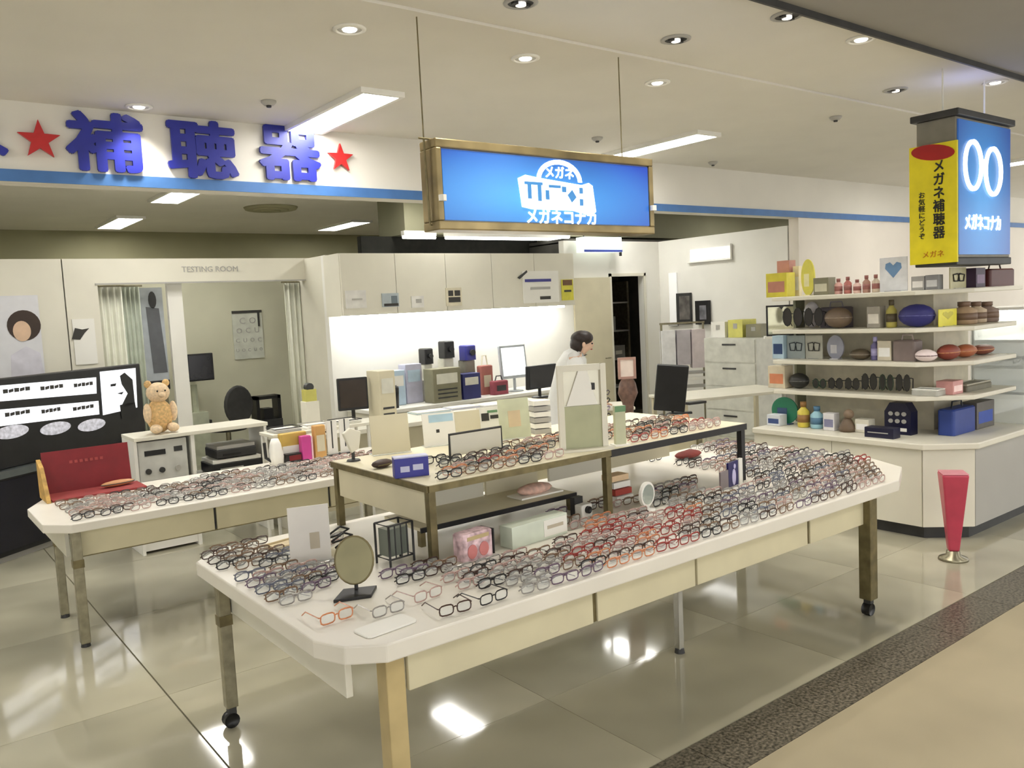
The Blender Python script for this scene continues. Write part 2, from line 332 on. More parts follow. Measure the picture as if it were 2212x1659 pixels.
MB().tube([(-.02, .05, 1.04), (-.02, .05, SH+.005)], .0035).tube([(-.05, .05, SH+.005), (.03, .05, SH+.005)], .005).tube([(-.02, .05, SH+.005), (-.012, .05, .03), (.01, .05, .03)], .005).build('wire', M_BRONZE, sg)
MB().tube([(1.37, .05, 1.04), (1.37, .05, SH-.01)], .0035).build('wire', M_BRONZE, sg)
for x in (.02, SW-.02): MB().lathe([(.02, 0), (.02, .03)], 10).build('lamp_clip', M_WHITE, sg).location = (x, -.03, .14)

# ================================================================== COLUMN SIGN
XC, YC = 5.80, 2.63
wx = ony(2181, 400, YC).x-XC; wy = onx(1980, 400, XC).y-YC
zb = ony(2120, 556, YC).z; zt = onx(2062, 250, XC).z
cs = thing('column_sign', 'square hanging column sign, blue lit face with white spectacles beside a yellow banner', 'sign', (XC, YC, 0))
B(0, wx, 0, wy, zb, zt).build('box_body', mat('sign_body_grey', rgb(128, 124, 112), .5), cs, bevel=.006)
B(-.03, wx+.02, -.03, wy+.03, zt, zt+.045).build('top_cap', M_DARK, cs, bevel=.006)
B(-.01, wx+.01, -.01, wy+.01, zb-.05, zb).build('base_cap', M_DARK, cs, bevel=.006)
for x in (.1, wx-.1): MB().tube([(x, wy/2, zt+.04), (x, wy/2, 3.215)], .006).build('hanger', M_WHITE, cs)
ld = bpy.data.lights.new('sign_top_light', 'AREA'); ld.energy = .5; ld.color = (.45, .5, 1); ld.size = .3
l = bpy.data.objects.new('sign_top_light', ld); C.objects.link(l); l.parent = cs; l.location = (wx*.6, wy/2, zt+.05); l.rotation_euler = (PI, 0, 0)
M_COLB = gradmat('column_film', rgb(26, 52, 140), rgb(70, 150, 222), (1.25, .9), .28, .45, .4)
B(.015, wx-.02, -.012, -.001, zb+.02, zt-.02).build('blue_panel', M_COLB, cs)
gz = ony(2118, 365, YC).z; gr = (ony(2118, 310, YC).z-ony(2118, 418, YC).z)/2; gx = ony(2118, 365, YC).x-XC
gl = MB()
for s_ in (-1, 1):
    c0 = gx+s_*wx*.185
    gl.tube([(c0+wx*.145*math.cos(2*PI*k/28), -.018, gz-s_*.012+gr*.93*math.sin(2*PI*k/28)) for k in range(28)], .017, 6, True)
gl.tube([(gx-wx*.05, -.018, gz+.02), (gx, -.018, gz+.05), (gx+wx*.05, -.018, gz)], .014)
gl.build('spectacles_emblem', M_GLOW, cs, True)
text('sign_writing', 'メガネコナカ', .115, M_GLOW, (gx+.01, -.016, ony(2120, 484, YC).z), RX, cs, .03, .003, sx=.82)
byt = onx(2020, 312, XC).z
bn = B(-.03, -.012, -.02, wy+.035, zb-.03, byt).build('yellow_banner', mat('yellow_banner', rgb(222, 206, 24), .5, noise=.06, emit=.06), cs)
el = MB(); by = wy*.52; el.slab([(.145*math.cos(2*PI*k/24)*1.0, .052*math.sin(2*PI*k/24)) for k in range(24)], -.003, .003)
e_ = el.build('red_oval', mat('red_oval', rgb(170, 22, 18), .5), bn); e_.location = (-.034, by, byt-.055); e_.rotation_euler = (0, math.radians(9), -PI/2)
text('banner_writing', 'メ\nガ\nネ\n補\n聴\n器', .088, M_BLACK, (-.033, by-.04, byt-.375), RXL, bn, .02, .002, sx=.9)
text('banner_writing', 'お\n気\n軽\nに\nど\nう\nぞ', .046, M_BLACK, (-.033, by+.075, byt-.47), RXL, bn, .01, .002)
text('banner_writing', 'メガネ', .05, mat('orange_print', rgb(196, 120, 10), .5), (-.033, by, zb+.03), RXL, bn, 0, .002)
def proj(p):
    q = Vector(p)-Vector((0, 0, HC)); z = q.dot(F); return IW/2+FPX*q.dot(RV)/z, IH/2-FPX*q.dot(UV)/z
# ================================================================== DISPLAY TABLES
def table_legs(t, spots, ztop, casters=True):
    for (x, y, wd, m_) in spots:
        lg = MB().box(x-wd/2, x+wd/2, y-wd/2, y+wd/2, .09 if casters else .02, ztop).build('leg', m_, t, bevel=.004)
        if m_ is M_STEEL: B(x-wd/2-.003, x+wd/2+.003, y-wd/2-.003, y+wd/2+.003, ztop-.20, ztop-.155).build('leg_bracket', M_BRONZE, lg)
        if casters:
            MB().tube([(x-.006, y+.022, .034), (x-.006, y-.022, .034)], .033, 14).build('caster_wheel', M_BLACK, lg, True)
            MB().box(x-.016, x+.016, y-.02, y+.02, .062, .092).build('caster_fork', M_DARK, lg)
        else: MB().lathe([(.026, 0), (.022, .025)], 12, x, y).build('foot', M_DARK, lg)
ZT = .72
X0, X1, Y0, Y1 = 1.04, 4.86, 2.28, 3.84
mt = thing('display_table', 'big cream display table with cut corners on caster legs, covered in eyeglasses', 'table', (0, 0, 0))
MB().prism([(X0+.16, Y0), (X1-.50, Y0), (X1-.16, Y0+.16), (X1, Y0+.46), (X1, Y1-.15), (X1-.15, Y1), (X0+.15, Y1), (X0, Y1-.15), (X0, Y0+.20), (X0+.05, Y0+.08)], ZT-.062, ZT).build('table_top', M_TOP, mt, bevel=.006)
ax = [1.30, 2.16, 2.76, 3.62, 4.16]
for k in range(4): B(ax[k]+.012, ax[k+1]-.012 if k != 1 else ax[k+1]-.003, Y0+.075, Y0+.10, ZT-.215, ZT-.064).build('apron_panel', M_APRON, mt, bevel=.003)
for k in (1, 3): B(ax[k]-.012, ax[k]+.012, Y0+.085, Y0+.11, ZT-.215, ZT-.064).build('apron_divider', M_BRONZE, mt)
B(X0+.09, X0+.115, Y0+.17, Y1-.2, ZT-.215, ZT-.064).build('apron_panel', M_CREAM, mt, bevel=.003)
B(X1-.16, X1-.135, Y0+.35, Y1-.2, ZT-.215, ZT-.064).build('apron_panel', M_APRON, mt, bevel=.003)
table_legs(mt, [(1.27, 2.40, .07, mat('leg_beige', rgb(196, 176, 128), .4, .1, noise=.06)), (1.10, 3.56, .05, M_STEEL), (4.16, 2.35, .07, M_BRONZE), (4.70, 3.6, .05, M_STEEL)], ZT-.062)
table_legs(mt, [(3.06, 2.73, .035, mat('chrome_leg', rgb(200, 198, 190), .18, .8, noise=.05))], ZT-.062, False)
# drawer fronts' undertray that closes the table's underside
B(1.3, 4.6, 2.42, 3.7, ZT-.075, ZT-.063).build('under_tray', M_APRON, mt)

def left_table(name, label, x0, x1, y0, y1, z, legs, cut=True, bc=(.1, .1)):
    t = thing(name, label, 'table', (0, 0, 0))
    c = .10 if cut else .02
    MB().prism([(x0+c*1.2, y0), (x1-.02, y0), (x1, y0+.02), (x1, y1), (x0+bc[0], y1), (x0, y1-bc[1]), (x0, y0+c*1.4)], z-.05, z).build('table_top', M_TOP, t, bevel=.005)
    n = max(2, int((x1-x0)/.75)); xs = [x0+.16+(x1-x0-.2)*k/n for k in range(n+1)]
    for k in range(n): B(xs[k]+.008, xs[k+1]-.008, y0+.07, y0+.09, z-.20, z-.052).build('drawer_front', M_APRON, t, bevel=.003)
    for k in range(1, n): B(xs[k]-.008, xs[k]+.008, y0+.085, y0+.10, z-.20, z-.052).build('drawer_divider', M_DARK, t)
    B(x0+.12, x1-.1, y0+.09, y0+.1, z-.21, z-.2).build('apron_rail', M_BRONZE, t)
    B(x0+.10, x0+.12, y0+.12, y1-.1, z-.2, z-.052).build('apron_side', M_CREAM, t)
    table_legs(t, legs, z-.05, False)
left_table('display_table', 'smaller cream display table behind, holding a red case and pale frames', .66, 3.12, 5.02, 6.0, .70, [(.80, 5.06, .05, M_STEEL), (.80, 5.68, .045, M_STEEL), (3.02, 5.1, .05, M_STEEL), (3.02, 5.9, .05, M_STEEL)], True, (.14, .3))
left_table('display_table', 'cream display table hidden behind the raised shelf, under the black monitor', 3.4, 5.62, 4.55, 5.35, .70, [(3.5, 4.62, .05, M_STEEL), (3.5, 5.25, .05, M_STEEL), (5.5, 4.62, .05, M_STEEL), (5.5, 5.25, .05, M_STEEL)], False)

# ================================================================== RISER ON THE BIG TABLE
RX0, RX1, RY0, RY1, RZ = 1.76, 3.86, 2.90, 3.80, 1.045
rs = thing('raised_shelf', 'raised shelf with bronze posts standing on the big display table', 'shelf', (0, 0, 0))
B(RX0, RX1, RY0, RY1, RZ-.02, RZ).build('shelf_board', M_CREAM2, rs, bevel=.003)
B(RX0, 2.80, RY0-.008, RY0, RZ-.03, RZ-.002).build('front_rail', M_BRONZE, rs)
B(2.80, RX1, RY0-.008, RY0, RZ-.036, RZ-.002).build('front_rail', M_BLACK, rs)
B(RX0-.008, RX0, RY0, RY1, RZ-.03, RZ-.002).build('side_rail', M_BRONZE, rs)
for x, y, m_ in ((RX0+.02, RY0+.02, M_BRONZE), (2.79, RY0+.02, M_BRONZE), (RX1-.02, RY0+.02, M_BLACK), (RX0+.02, RY1-.02, M_BRONZE), (2.79, RY1-.02, M_BRONZE), (RX1-.02, RY1-.02, M_BRONZE)):
    B(x-.016, x+.016, y-.016, y+.016, ZT, RZ-.02).build('post', m_, rs)
B(RX0+.01, RX0+.02, RY0+.05, RY1-.05, RZ-.17, RZ-.02).build('end_panel', M_CREAM2, rs)
for k, (a, b) in enumerate(((1.93, 2.40), (2.42, 2.76), (2.84, 3.28), (3.30, 3.80))): B(a, b, 3.42, 3.435, ZT+.09, RZ-.025).build('back_panel', M_CREAM if k % 2 == 0 else M_CREAM2, rs)
B(1.84, 2.76, 3.12, 3.44, ZT+.075, ZT+.09).build('lower_board', M_CREAM2, rs); B(1.84, 2.76, 3.112, 3.12, ZT+.068, ZT+.09).build('lower_rail', M_BLACK, rs)
for x in (1.86, 2.74): MB().box(x-.012, x+.012, 3.13, 3.16, ZT, ZT+.075).build('lower_post', M_BRONZE, rs)

# ================================================================== EYEGLASSES
GC = {'black': (26, 24, 26), 'dark brown': (66, 44, 36), 'tortoise': (118, 92, 70), 'red': (150, 52, 46), 'pink': (178, 148, 140), 'blue-grey': (96, 100, 116), 'purple': (104, 84, 104), 'silver': (160, 156, 152), 'orange': (198, 128, 88), 'teal': (96, 140, 130)}
def rim(cx, wd, ht, n=12):
    P = []
    for k in range(n):
        a = 2*PI*k/n; c, s_ = math.cos(a), math.sin(a); e = .62
        P.append((cx+wd/2*math.copysign(abs(c)**e, c), ht/2+ht/2*math.copysign(abs(s_)**e, s_)))
    return P
GM = {}
def glasses_parts(colour, opened):
    key = (colour, opened)
    if key in GM: return GM[key]
    mm = mat('frame_'+colour.replace(' ', '_').replace('-', '_'), rgb(*GC[colour]), .3, .35 if colour == 'silver' else 0, noise=.15, scale=60)
    fr = MB(); ln = []
    for s_ in (-1, 1):
        P = rim(s_*.034, .054, .036)
        fr.tube([(x, 0, z+.003) for x, z in P], .0028, 4, True)
        l = MB().slab([(x*1.0, z+.003) for x, z in rim(s_*.034, .050, .032)], -.0006, .0006).mesh('lens'); l.materials.append(M_GLASS); ln.append(l)
    fr.tube([(-.009, 0, .026), (0, -.001, .029), (.009, 0, .026)], .0026, 4)
    f = fr.mesh('front_frame'); f.materials.append(mm); tp = []
    for s_ in (-1, 1):
        if opened: P = [(s_*.062, 0, .030), (s_*.066, .006, .030), (s_*.066, .10, .028), (s_*.063, .135, .006)]
        else: P = [(s_*.062, 0, .030), (s_*.064, .008+.004*(s_+1), .030), (-s_*.02, .016+.004*(s_+1), .026), (-s_*.058, .018+.004*(s_+1), .008)]
        q = MB().tube(P, .0024, 4).mesh('temple'); q.materials.append(mm); tp.append(q)
    GM[key] = (f, tp, ln); return GM[key]
SP = []     # (x, y, z, rz, colour, opened, zone)
def colour_at(px, py, zone):
    r = random.random
    if zone in ('pale',): pal = ['silver', 'silver', 'pink', 'black', 'tortoise', 'pink', 'dark brown']
    elif zone == 'shelf': pal = ['tortoise', 'red', 'dark brown', 'pink', 'black', 'orange'] if px < 1500 else ['red', 'pink', 'black']
    elif px < 600 and py < 1235: pal = ['dark brown', 'tortoise', 'dark brown', 'black']
    elif 1240 < px < 1520 and 1105 < py < 1225: pal = ['red', 'orange', 'red', 'pink', 'dark brown']
    elif 1560 < px < 1830 and py < 1125: pal = ['blue-grey', 'black', 'tortoise', 'silver', 'pink', 'dark brown', 'purple']
    elif px > 1790: pal = ['red', 'pink', 'dark brown', 'tortoise']
    elif px < 900: pal = ['purple', 'silver', 'pink', 'black', 'tortoise', 'blue-grey']
    else: pal = ['pink', 'tortoise', 'black', 'silver', 'dark brown', 'tortoise', 'silver', 'pink', 'black', 'purple']
    return random.choice(pal)
KEEP = [(1.66, 2.38, .05), (1.17, 2.60, .06), (1.33, 2.54, .06), (1.50, 2.38, .06), (1.51, 2.57, .06), (1.40, 3.29, .065), (1.56, 3.30, .07), (1.36, 2.78, .12), (1.93, 2.84, .08), (2.17, 2.86, .08), (2.27, 2.86, .08), (2.40, 2.86, .08), (2.98, 2.84, .05), (3.60, 2.88, .08), (3.74, 2.88, .08), (1.66, 3.03, .07), (1.45, 3.63, .10), (1.78, 2.92, .03), (2.79, 2.92, .03), (3.84, 2.92, .03), (2.70, 3.02, .07), (3.05, 3.12, .08)]
def free(x, y): return all((x-a)**2+(y-b)**2 > (r+.05)**2 for a, b, r in KEEP)
def rows(xa, xb, sx, ya, yb, sy, z, zone, jit=.012, ang=.18, skip=.04, test=None):
    y = ya; k = 0
    while y <= yb+1e-6:
        x = xa+(k % 2)*sx*.4
        while x <= xb+1e-6:
            if random.random() > skip and (zone in ('shelf', 'pale') or free(x, y)) and (test is None or test(x, y)):
                px, py = proj((x, y, z)); SP.append((x+random.uniform(-jit, jit), y+random.uniform(-jit, jit)*.5, z+.0015, random.uniform(-ang, ang), colour_at(px, py, zone), False, zone, k))
            x += sx
        y += sy; k += 1
inside = lambda x, y: x-.075 > X0+.02 and (x < X1-.5 or y > Y0+.05+(x-(X1-.5))*1.0) and not (x < 1.40 and y < 2.62) and not (x < 1.62 and y < 2.47) and not (1.40 < x < 1.62 and y < 2.70)
rows(1.14, 4.78, .140, 2.315, 2.88, .054, ZT, 'front', jit=.006, ang=.12, test=inside)
rows(2.55, 3.72, .142, 2.935, 3.10, .055, ZT, 'under', jit=.006, ang=.12)
rows(1.125, 1.66, .140, 2.93, 3.79, .054, ZT, 'end', jit=.006, ang=.12)
rows(3.97, 4.76, .138, 2.93, 3.74, .054, ZT, 'far end', jit=.006, ang=.12, test=lambda x, y: (x-4.18)**2+(y-3.6)**2 > .05)
pm0 = onz(1262, 972, RZ); pf0 = onz(1030, 985, RZ); pc0 = onz(1340, 962, RZ); pb0 = onz(888, 1028, RZ); pd0 = onz(826, 1010, RZ)
rows(1.90, 3.78, .145, 2.945, 3.36, .058, RZ, 'shelf', jit=.006, ang=.12, test=lambda x, y: (x-pm0.x)**2+(y-pm0.y)**2 > .04 and (x-pc0.x)**2+(y-pc0.y)**2 > .014 and (x-pb0.x)**2+(y-pb0.y)**2 > .03 and (x-pd0.x)**2+(y-pd0.y)**2 > .02 and not (abs(x-pf0.x) < .24 and abs(y-pf0.y) < .05))
rows(.86, 3.0, .148, 5.10, 5.72, .062, .70, 'pale', jit=.01, ang=.3, test=lambda x, y: not (x < 1.6 and y > 5.60) and not (x > 1.9 and y > 5.68))
for x, y, rz, c in ((1.17, 2.57, .05, 'orange'), (1.33, 2.50, .0, 'silver'), (1.50, 2.34, -.1, 'dark brown'), (1.51, 2.53, .1, 'pink'), (1.66, 2.335, .05, 'black')): SP.append((x, y, ZT+.0015, rz, c, True, 'near corner', 0))
ORD = 'first second third fourth fifth sixth seventh eighth ninth tenth eleventh twelfth thirteenth fourteenth fifteenth sixteenth seventeenth eighteenth nineteenth twentieth'.split()
ORD += ['twenty-'+o for o in ORD[:9]]+['thirtieth']
PHR = {'front': 'frame, {r} row from the front edge, {c} from near end', 'end': 'frame at the near table end, {r} row, {c} from the side edge', 'far end': 'frame at the far table end, {r} row, {c} from the shelf post', 'shelf': 'frame on the raised shelf, {r} row, {c} from blue box', 'pale': 'frame on the smaller table, {r} row, {c} from red case', 'under': 'frame under the raised shelf, {r} row, {c} from pink box', 'near corner': 'frame lying open on the bare table corner, {c} from the side edge'}
cnt = {}; WHICH = {}
for q in sorted(SP, key=lambda q: q[0]): k = (q[6], q[7]); cnt[k] = cnt.get(k, 0)+1; WHICH[q] = PHR[q[6]].format(r=ORD[q[7]], c=ORD[cnt[k]-1])
SP.sort(key=lambda q: depth(q[:3]))
rest = {}
for i, q_ in enumerate(SP):
    x, y, z, rz, c, op, zone, row_ = q_
    f, tp, ln = glasses_parts(c, op)
    if i < 300:
        lb = c+' eyeglass '+WHICH[q_]
        t = thing('eyeglasses', lb, 'eyeglasses', (x, y, z), rz, c+' eyeglasses, '+zone)
        link('front_frame', f, t)
        for q in tp: link('temple', q, t)
        for q in ln: link('lens', q, t)
    else:
        mb = rest.setdefault(c, []); mb.append((x, y, z, rz, f, tp, ln))
allv, allf, mi = [], [], []
smats = []
for c, L in rest.items():
    for (x, y, z, rz, f, tp, ln) in L:
        Mx = Matrix.Translation((x, y, z)) @ Matrix.Rotation(rz, 4, 'Z')
        for me in [f]+tp+ln:
            n = len(allv); allv += [tuple(Mx @ v.co) for v in me.vertices]
            mm = me.materials[0]
            if mm not in smats: smats.append(mm)
            for p in me.polygons: allf.append(tuple(k+n for k in p.vertices)); mi.append(smats.index(mm))
me = bpy.data.meshes.new('eyeglasses_beyond'); me.from_pydata(allv, [], allf)
for mm in smats: me.materials.append(mm)
me.polygons.foreach_set('material_index', mi); me.update()
tag(link('eyeglasses_beyond', me), 'remaining eyeglass frames laid out in rows farther back on the tables', 'eyeglasses', kind='stuff')

# ================================================================== THINGS ON THE BIG TABLE
t = thing('acrylic_sign', 'pale upright acrylic sign standing among frames at the near end', 'sign', (1.40, 3.29, ZT), -.3)
B(-.085, .085, -.004, .004, 0, .245).build('panel', mat('milky_acrylic', rgb(226, 222, 216), .25, noise=.02), t); B(-.09, .09, -.04, .04, 0, .006).build('foot', M_ACRYL, t); B(.0, .04, -.006, -.004, .06, .13).build('printed_mark', mat('print_grey', rgb(186, 176, 156), .6), t)
t = thing('table_mirror', 'grey-green oval mirror on a tilted stand near the bare corner', 'mirror', (1.36, 2.80, ZT), -.55)
mm_ = MB(); mm_.M = Matrix.Translation((0, 0, .125)) @ Matrix.Rotation(-.25, 4, 'X'); mm_.slab([(.068*math.cos(2*PI*k/24), .085*math.sin(2*PI*k/24)) for k in range(24)], -.006, .006); mm_.build('mirror_disc', mat('mirror_back_olive', rgb(126, 120, 88), .25, .4, noise=.06), t)
mm_ = MB(); mm_.M = Matrix.Translation((0, 0, .125)) @ Matrix.Rotation(-.25, 4, 'X'); mm_.tube([(.070*math.cos(2*PI*k/24), 0, .087*math.sin(2*PI*k/24)) for k in range(24)], .005, 6, True); mm_.build('rim', M_BRONZE, t, True)
MB().tube([(0, .01, .012), (0, .012, .05)], .008).build('stem', M_DARK, t); MB().prism([(-.075, -.10), (.06, -.075), (.075, .03), (-.05, .02)], 0, .012).build('base', M_BLACK, t, bevel=.002)
t = thing('glass_tray', 'clear white plastic tray lying flat on the bare near corner', 'tray', (1.27, 2.415, ZT+.001), .1); MB().rbox(-.10, .10, -.05, .05, 0, .006, .02).build('tray_base', M_WHITE, t)
t = thing('wire_rack', 'dark wire rack in front of the raised shelf end', 'rack', (1.66, 3.03, ZT), .1)
rk = MB()
for x in (-.06, .06):
    for y in (-.05, .05): rk.tube([(x, y, 0), (x, y, .17)], .005)
rk.tube([(-.06, -.05, .17), (.06, -.05, .17), (.06, .05, .17), (-.06, .05, .17)], .004, 6, True).tube([(-.06, -.05, .03), (.06, -.05, .03), (.06, .05, .03), (-.06, .05, .03)], .004, 6, True); rk.build('frame', M_DARK, t, True)
for x in (-.03, 0, .03): MB().tube([(x, -.05, .03), (x, -.05, .17)], .003).build('bar', M_DARK, t)
B(-.05, .05, -.03, .04, .036, .15).build('tray_stack', mat('smoke_acrylic', rgb(120, 126, 116), .3), t)
t = thing('gift_box', 'pink and white patterned box with a black side under the shelf front', 'box', (1.93, 2.84, ZT), .12)
MB().rbox(-.085, .075, -.04, .04, 0, .115, .012).build('body', mat('pink_print', rgb(226, 184, 190), .5, noise=.35, scale=26), t); B(.075, .082, -.04, .04, .004, .112).build('side_panel', M_BLACK, t)
for x in (-.045, .02): MB().slab([(x+.026*math.cos(2*PI*k/16), .04+.03*math.sin(2*PI*k/16)) for k in range(16)], -.043, -.0405).build('printed_blossom', mat('blossom', rgb(210, 130, 128), .6), t)
B(-.07, .05, -.042, -.0405, .088, .104).build('printed_band', mat('box_band', rgb(196, 176, 130), .6), t)
t = thing('long_box', 'long pale green printed carton lying in front of the raised shelf', 'carton', (2.27, 2.86, ZT), .08)
B(-.17, .17, -.045, .035, 0, .095).build('body', mat('pale_green_card', rgb(214, 222, 206), .5, noise=.05), t, bevel=.002); B(.02, .165, -.0475, -.0452, .012, .085).build('label_panel', M_WHITE, t); B(.04, .14, -.0495, -.0476, .045, .06).build('printed_line', mat('print_grey', rgb(186, 176, 156), .6), t)
t = thing('counter_mirror', 'small round white mirror on a foot before the middle post', 'mirror', (2.98, 2.84, ZT), .2)
MB().slab([(.062*math.cos(2*PI*k/24), .082+.062*math.sin(2*PI*k/24)) for k in range(24)], -.008, .008).build('mirror_body', M_WHITE, t); MB().slab([(.05*math.cos(2*PI*k/24), .082+.05*math.sin(2*PI*k/24)) for k in range(24)], -.010, -.0081).build('mirror_face', mat('pale_mirror', rgb(206, 216, 208), .08, .6, noise=.03), t); MB().lathe([(.045, 0), (.04, .008), (.012, .012), (.01, .03)], 16).build('foot', M_WHITE, t, True)
t = thing('photo_stand', 'dark blue photo stand with a pale figure at the far end of the shelf', 'photo stand', (3.66, 2.86, ZT), .2)
B(-.03, .085, -.006, .006, 0, .135).build('frame', mat('navy_card', rgb(34, 32, 92), .4), t); MB().slab([(.03+.022*math.cos(2*PI*k/14), .05+.045*math.sin(2*PI*k/14)) for k in range(14)], -.009, -.006).build('printed_figure', mat('pale_violet', rgb(196, 190, 226), .5), t); MB().slab([(.04+.012*math.cos(2*PI*k/12), .108+.014*math.sin(2*PI*k/12)) for k in range(12)], -.009, -.006).build('printed_head', mat('pale_violet', rgb(196, 190, 226), .5), t); B(-.12, -.03, -.005, .005, .004, .10).build('side_flap', mat('grey_violet_card', rgb(132, 122, 124), .5), t); B(.086, .13, -.012, .006, 0, .14).build('white_flap', M_WHITE, t); B(.128, .136, -.012, .01, 0, .15).build('edge', M_BLACK, t)
t = thing('brown_cloth', 'folded dark red cloth at the back edge beyond the shelf post', 'cloth', (4.18, 3.60, ZT), .2); MB().ell((0, 0, .024), (.13, .07, .022), 14, 6).ell((.06, .02, .028), (.06, .04, .016), 12, 6).build('cloth_fold', mat('maroon_cloth', rgb(104, 40, 34), .9, noise=.2), t, True)
t = thing('dark_frame_heap', 'tangle of black frames stacked behind the acrylic sign', 'frame holder', (1.56, 3.30, ZT), .3)
for k in range(4): MB().tube([(-.06, .02*k-.03, .02+.025*k), (0, .02*k-.04, .045+.025*k), (.06, .02*k-.03, .02+.025*k), (.03, .02*k, .012+.02*k), (-.03, .02*k, .012+.02*k)], .005, 5, True).build('holder_wire', M_BLACK, t, True)
MB().rbox(-.05, .07, -.0, .06, 0, .03, .01).build('holder_base', M_CREAM2, t)
t = thing('case_tray', 'tan open tray among dark frames at the near end', 'tray', (1.45, 3.63, ZT), .2)
MB().rbox(-.11, .11, -.06, .06, 0, .012, .02).build('tray_base', mat('tan_tray', rgb(204, 186, 148), .5), t); MB().tube([(-.10, -.05, .014), (.10, -.05, .014), (.10, .05, .014), (-.10, .05, .014)], .006, 6, True).build('tray_rim', mat('tan_tray', rgb(204, 186, 148), .5), t)
# things standing under the shelf
t = thing('plastic_display', 'white plastic display tray with a pink cloth under the raised shelf', 'display tray', (2.56, 3.24, ZT+.0915), 0); B(-.10, .17, -.06, .06, 0, .008).build('tray_base', M_WHITE, t); MB().ell((.03, 0, .03), (.11, .05, .028), 14, 6).build('pink_cloth', mat('pink_cloth', rgb(224, 186, 170), .9, noise=.15, scale=30), t, True)
t = thing('small_camera', 'small black and white gadget under the shelf beside the post', 'gadget', (2.70, 3.00, ZT), .1); MB().rbox(-.04, .04, -.025, .025, 0, .06, .008).build('body', M_WHITE, t); MB().tube([(0, -.025, .035), (0, -.04, .035)], .018, 14).build('lens_barrel', M_BLACK, t, True); B(-.03, .03, .03, .06, 0, .09).build('back_block', M_DARK, t)
t = thing('leaflet_pile', 'small white and red leaflets stacked behind the round mirror', 'leaflets', (3.05, 3.10, ZT), 0)
for k in range(4): B(-.06, .06, -.04+.01*k, .04+.01*k, k*.035, k*.035+.03).build('leaflet_bundle', [M_WHITE, colm(170, 66, 56), M_WHITE, colm(220, 190, 150)][k], t)

# ================================================================== THINGS ON THE RAISED SHELF
def standcard(px, py, w_, h_, m_, label, name='leaflet_stand', cat='leaflet stand', z=RZ, marks=(), rz=-.25, wr=None):
    p = onz(px, py, z); t = thing(name, label, cat, (p.x, min(p.y, 3.72), z+.001), rz)
    q = MB(); q.M = Matrix.Rotation(-.12, 4, 'X'); q.box(-w_/2, w_/2, -.003, .003, 0.004, h_); q.build('card', m_, t)
    MB().prism([(-w_/2, -.02), (w_/2, -.02), (w_/2, .05), (-w_/2, .05)], 0, .004).build('foot', M_ACRYL, t)
    for (x0, x1, z0, z1, mk) in marks:
        q = MB(); q.M = Matrix.Rotation(-.12, 4, 'X'); q.box(x0*w_, x1*w_, -.0045, -.003, z0*h_, z1*h_); q.build('printed_mark', mk, t)
    return t
M_INKB = mat('print_blue', rgb(70, 96, 150), .6); M_INKD = mat('print_dark', rgb(56, 54, 50), .6); M_INKR = mat('print_red', rgb(170, 50, 46), .6); M_INKG = mat('print_green', rgb(110, 150, 110), .6)
standcard(835, 978, .20, .20, M_CREAM2, 'plain cream card at the near end of the raised shelf', 'card_stand', 'card stand')
standcard(908, 955, .18, .175, M_WHITE, 'white leaflet with a pale blue picture behind the blue box', marks=[(-.3, .45, .72, .95, mat('pale_blue_print', rgb(176, 206, 222), .6)), (-.1, 0, .4, .5, M_INKD)])
standcard(985, 948, .145, .165, M_CREAM2, 'second plain cream card, between the two white leaflets', 'card_stand', 'card stand')
standcard(1045, 942, .15, .17, M_WHITE, 'white leaflet printed with a small flower', marks=[(-.35, -.05, .55, .8, M_INKD), (.0, .45, .6, .72, M_INKD), (-.1, .3, .8, .88, M_INKG)])
standcard(1115, 948, .18, .22, mat('pale_green_leaflet', rgb(206, 210, 180), .5), 'pale green leaflet next to the white paper stack', marks=[(-.2, .2, .3, .7, mat('pale_orange_print', rgb(216, 196, 160), .6))])
t = thing('paper_stack', 'tall stack of white price tags beside the framed mirror', 'paper stack', tuple(onz(1168, 935, RZ)), -.3)
for k in range(6): B(-.05, .05, -.04, .04, k*.032, k*.032+.026).build('tag_pad', M_WHITE if k % 2 else M_GREY, t)
t = thing('blue_box', 'bright blue cardboard box with white print on the shelf corner', 'box', tuple(onz(888, 1028, RZ)), -.35)
B(-.075, .075, -.03, .03, 0, .085).build('body', mat('blue_card', rgb(58, 60, 150), .45), t, bevel=.002); B(-.075, .075, -.03, .03, .085, .09).build('lid', mat('lilac_card', rgb(196, 198, 226), .5), t); B(-.05, -.01, -.032, -.0302, .025, .05).build('printed_mark', mat('lilac_card', rgb(196, 198, 226), .5), t); B(.005, .05, -.032, -.0302, .03, .055).build('printed_mark', mat('lilac_card', rgb(196, 198, 226), .5), t)
p = onz(1030, 985, RZ); t = thing('framed_card', 'wide cream card in a thin dark frame on the raised shelf', 'card stand', (p.x, p.y, RZ), 0)
B(-.15, .15, -.004, .004, .02, .12).build('card', M_CREAM, t); MB().tube([(-.155, 0, 0), (-.155, 0, .125), (.155, 0, .125), (.155, 0, 0)], .006).build('frame', M_DARK, t)
p = onz(1262, 972, RZ); t = thing('framed_mirror', 'tall cream framed countertop mirror with a grey-green lower panel', 'mirror', (p.x, p.y, RZ), -.42)
k_ = msc(p); W2 = 48*k_; H2 = 185*k_
for s_ in (-1, 1): B(s_*W2-.014, s_*W2+.014, -.012, .012, 0, H2).build('upright', M_CREAM, t)
MB().box(-W2, W2, -.010, .010, H2-.03, H2).build('top_bar', M_CREAM, t); B(-W2+.014, W2-.014, -.005, .005, .012, H2*.52).build('lower_panel', mat('grey_green_panel', rgb(176, 178, 144), .4, noise=.04), t)
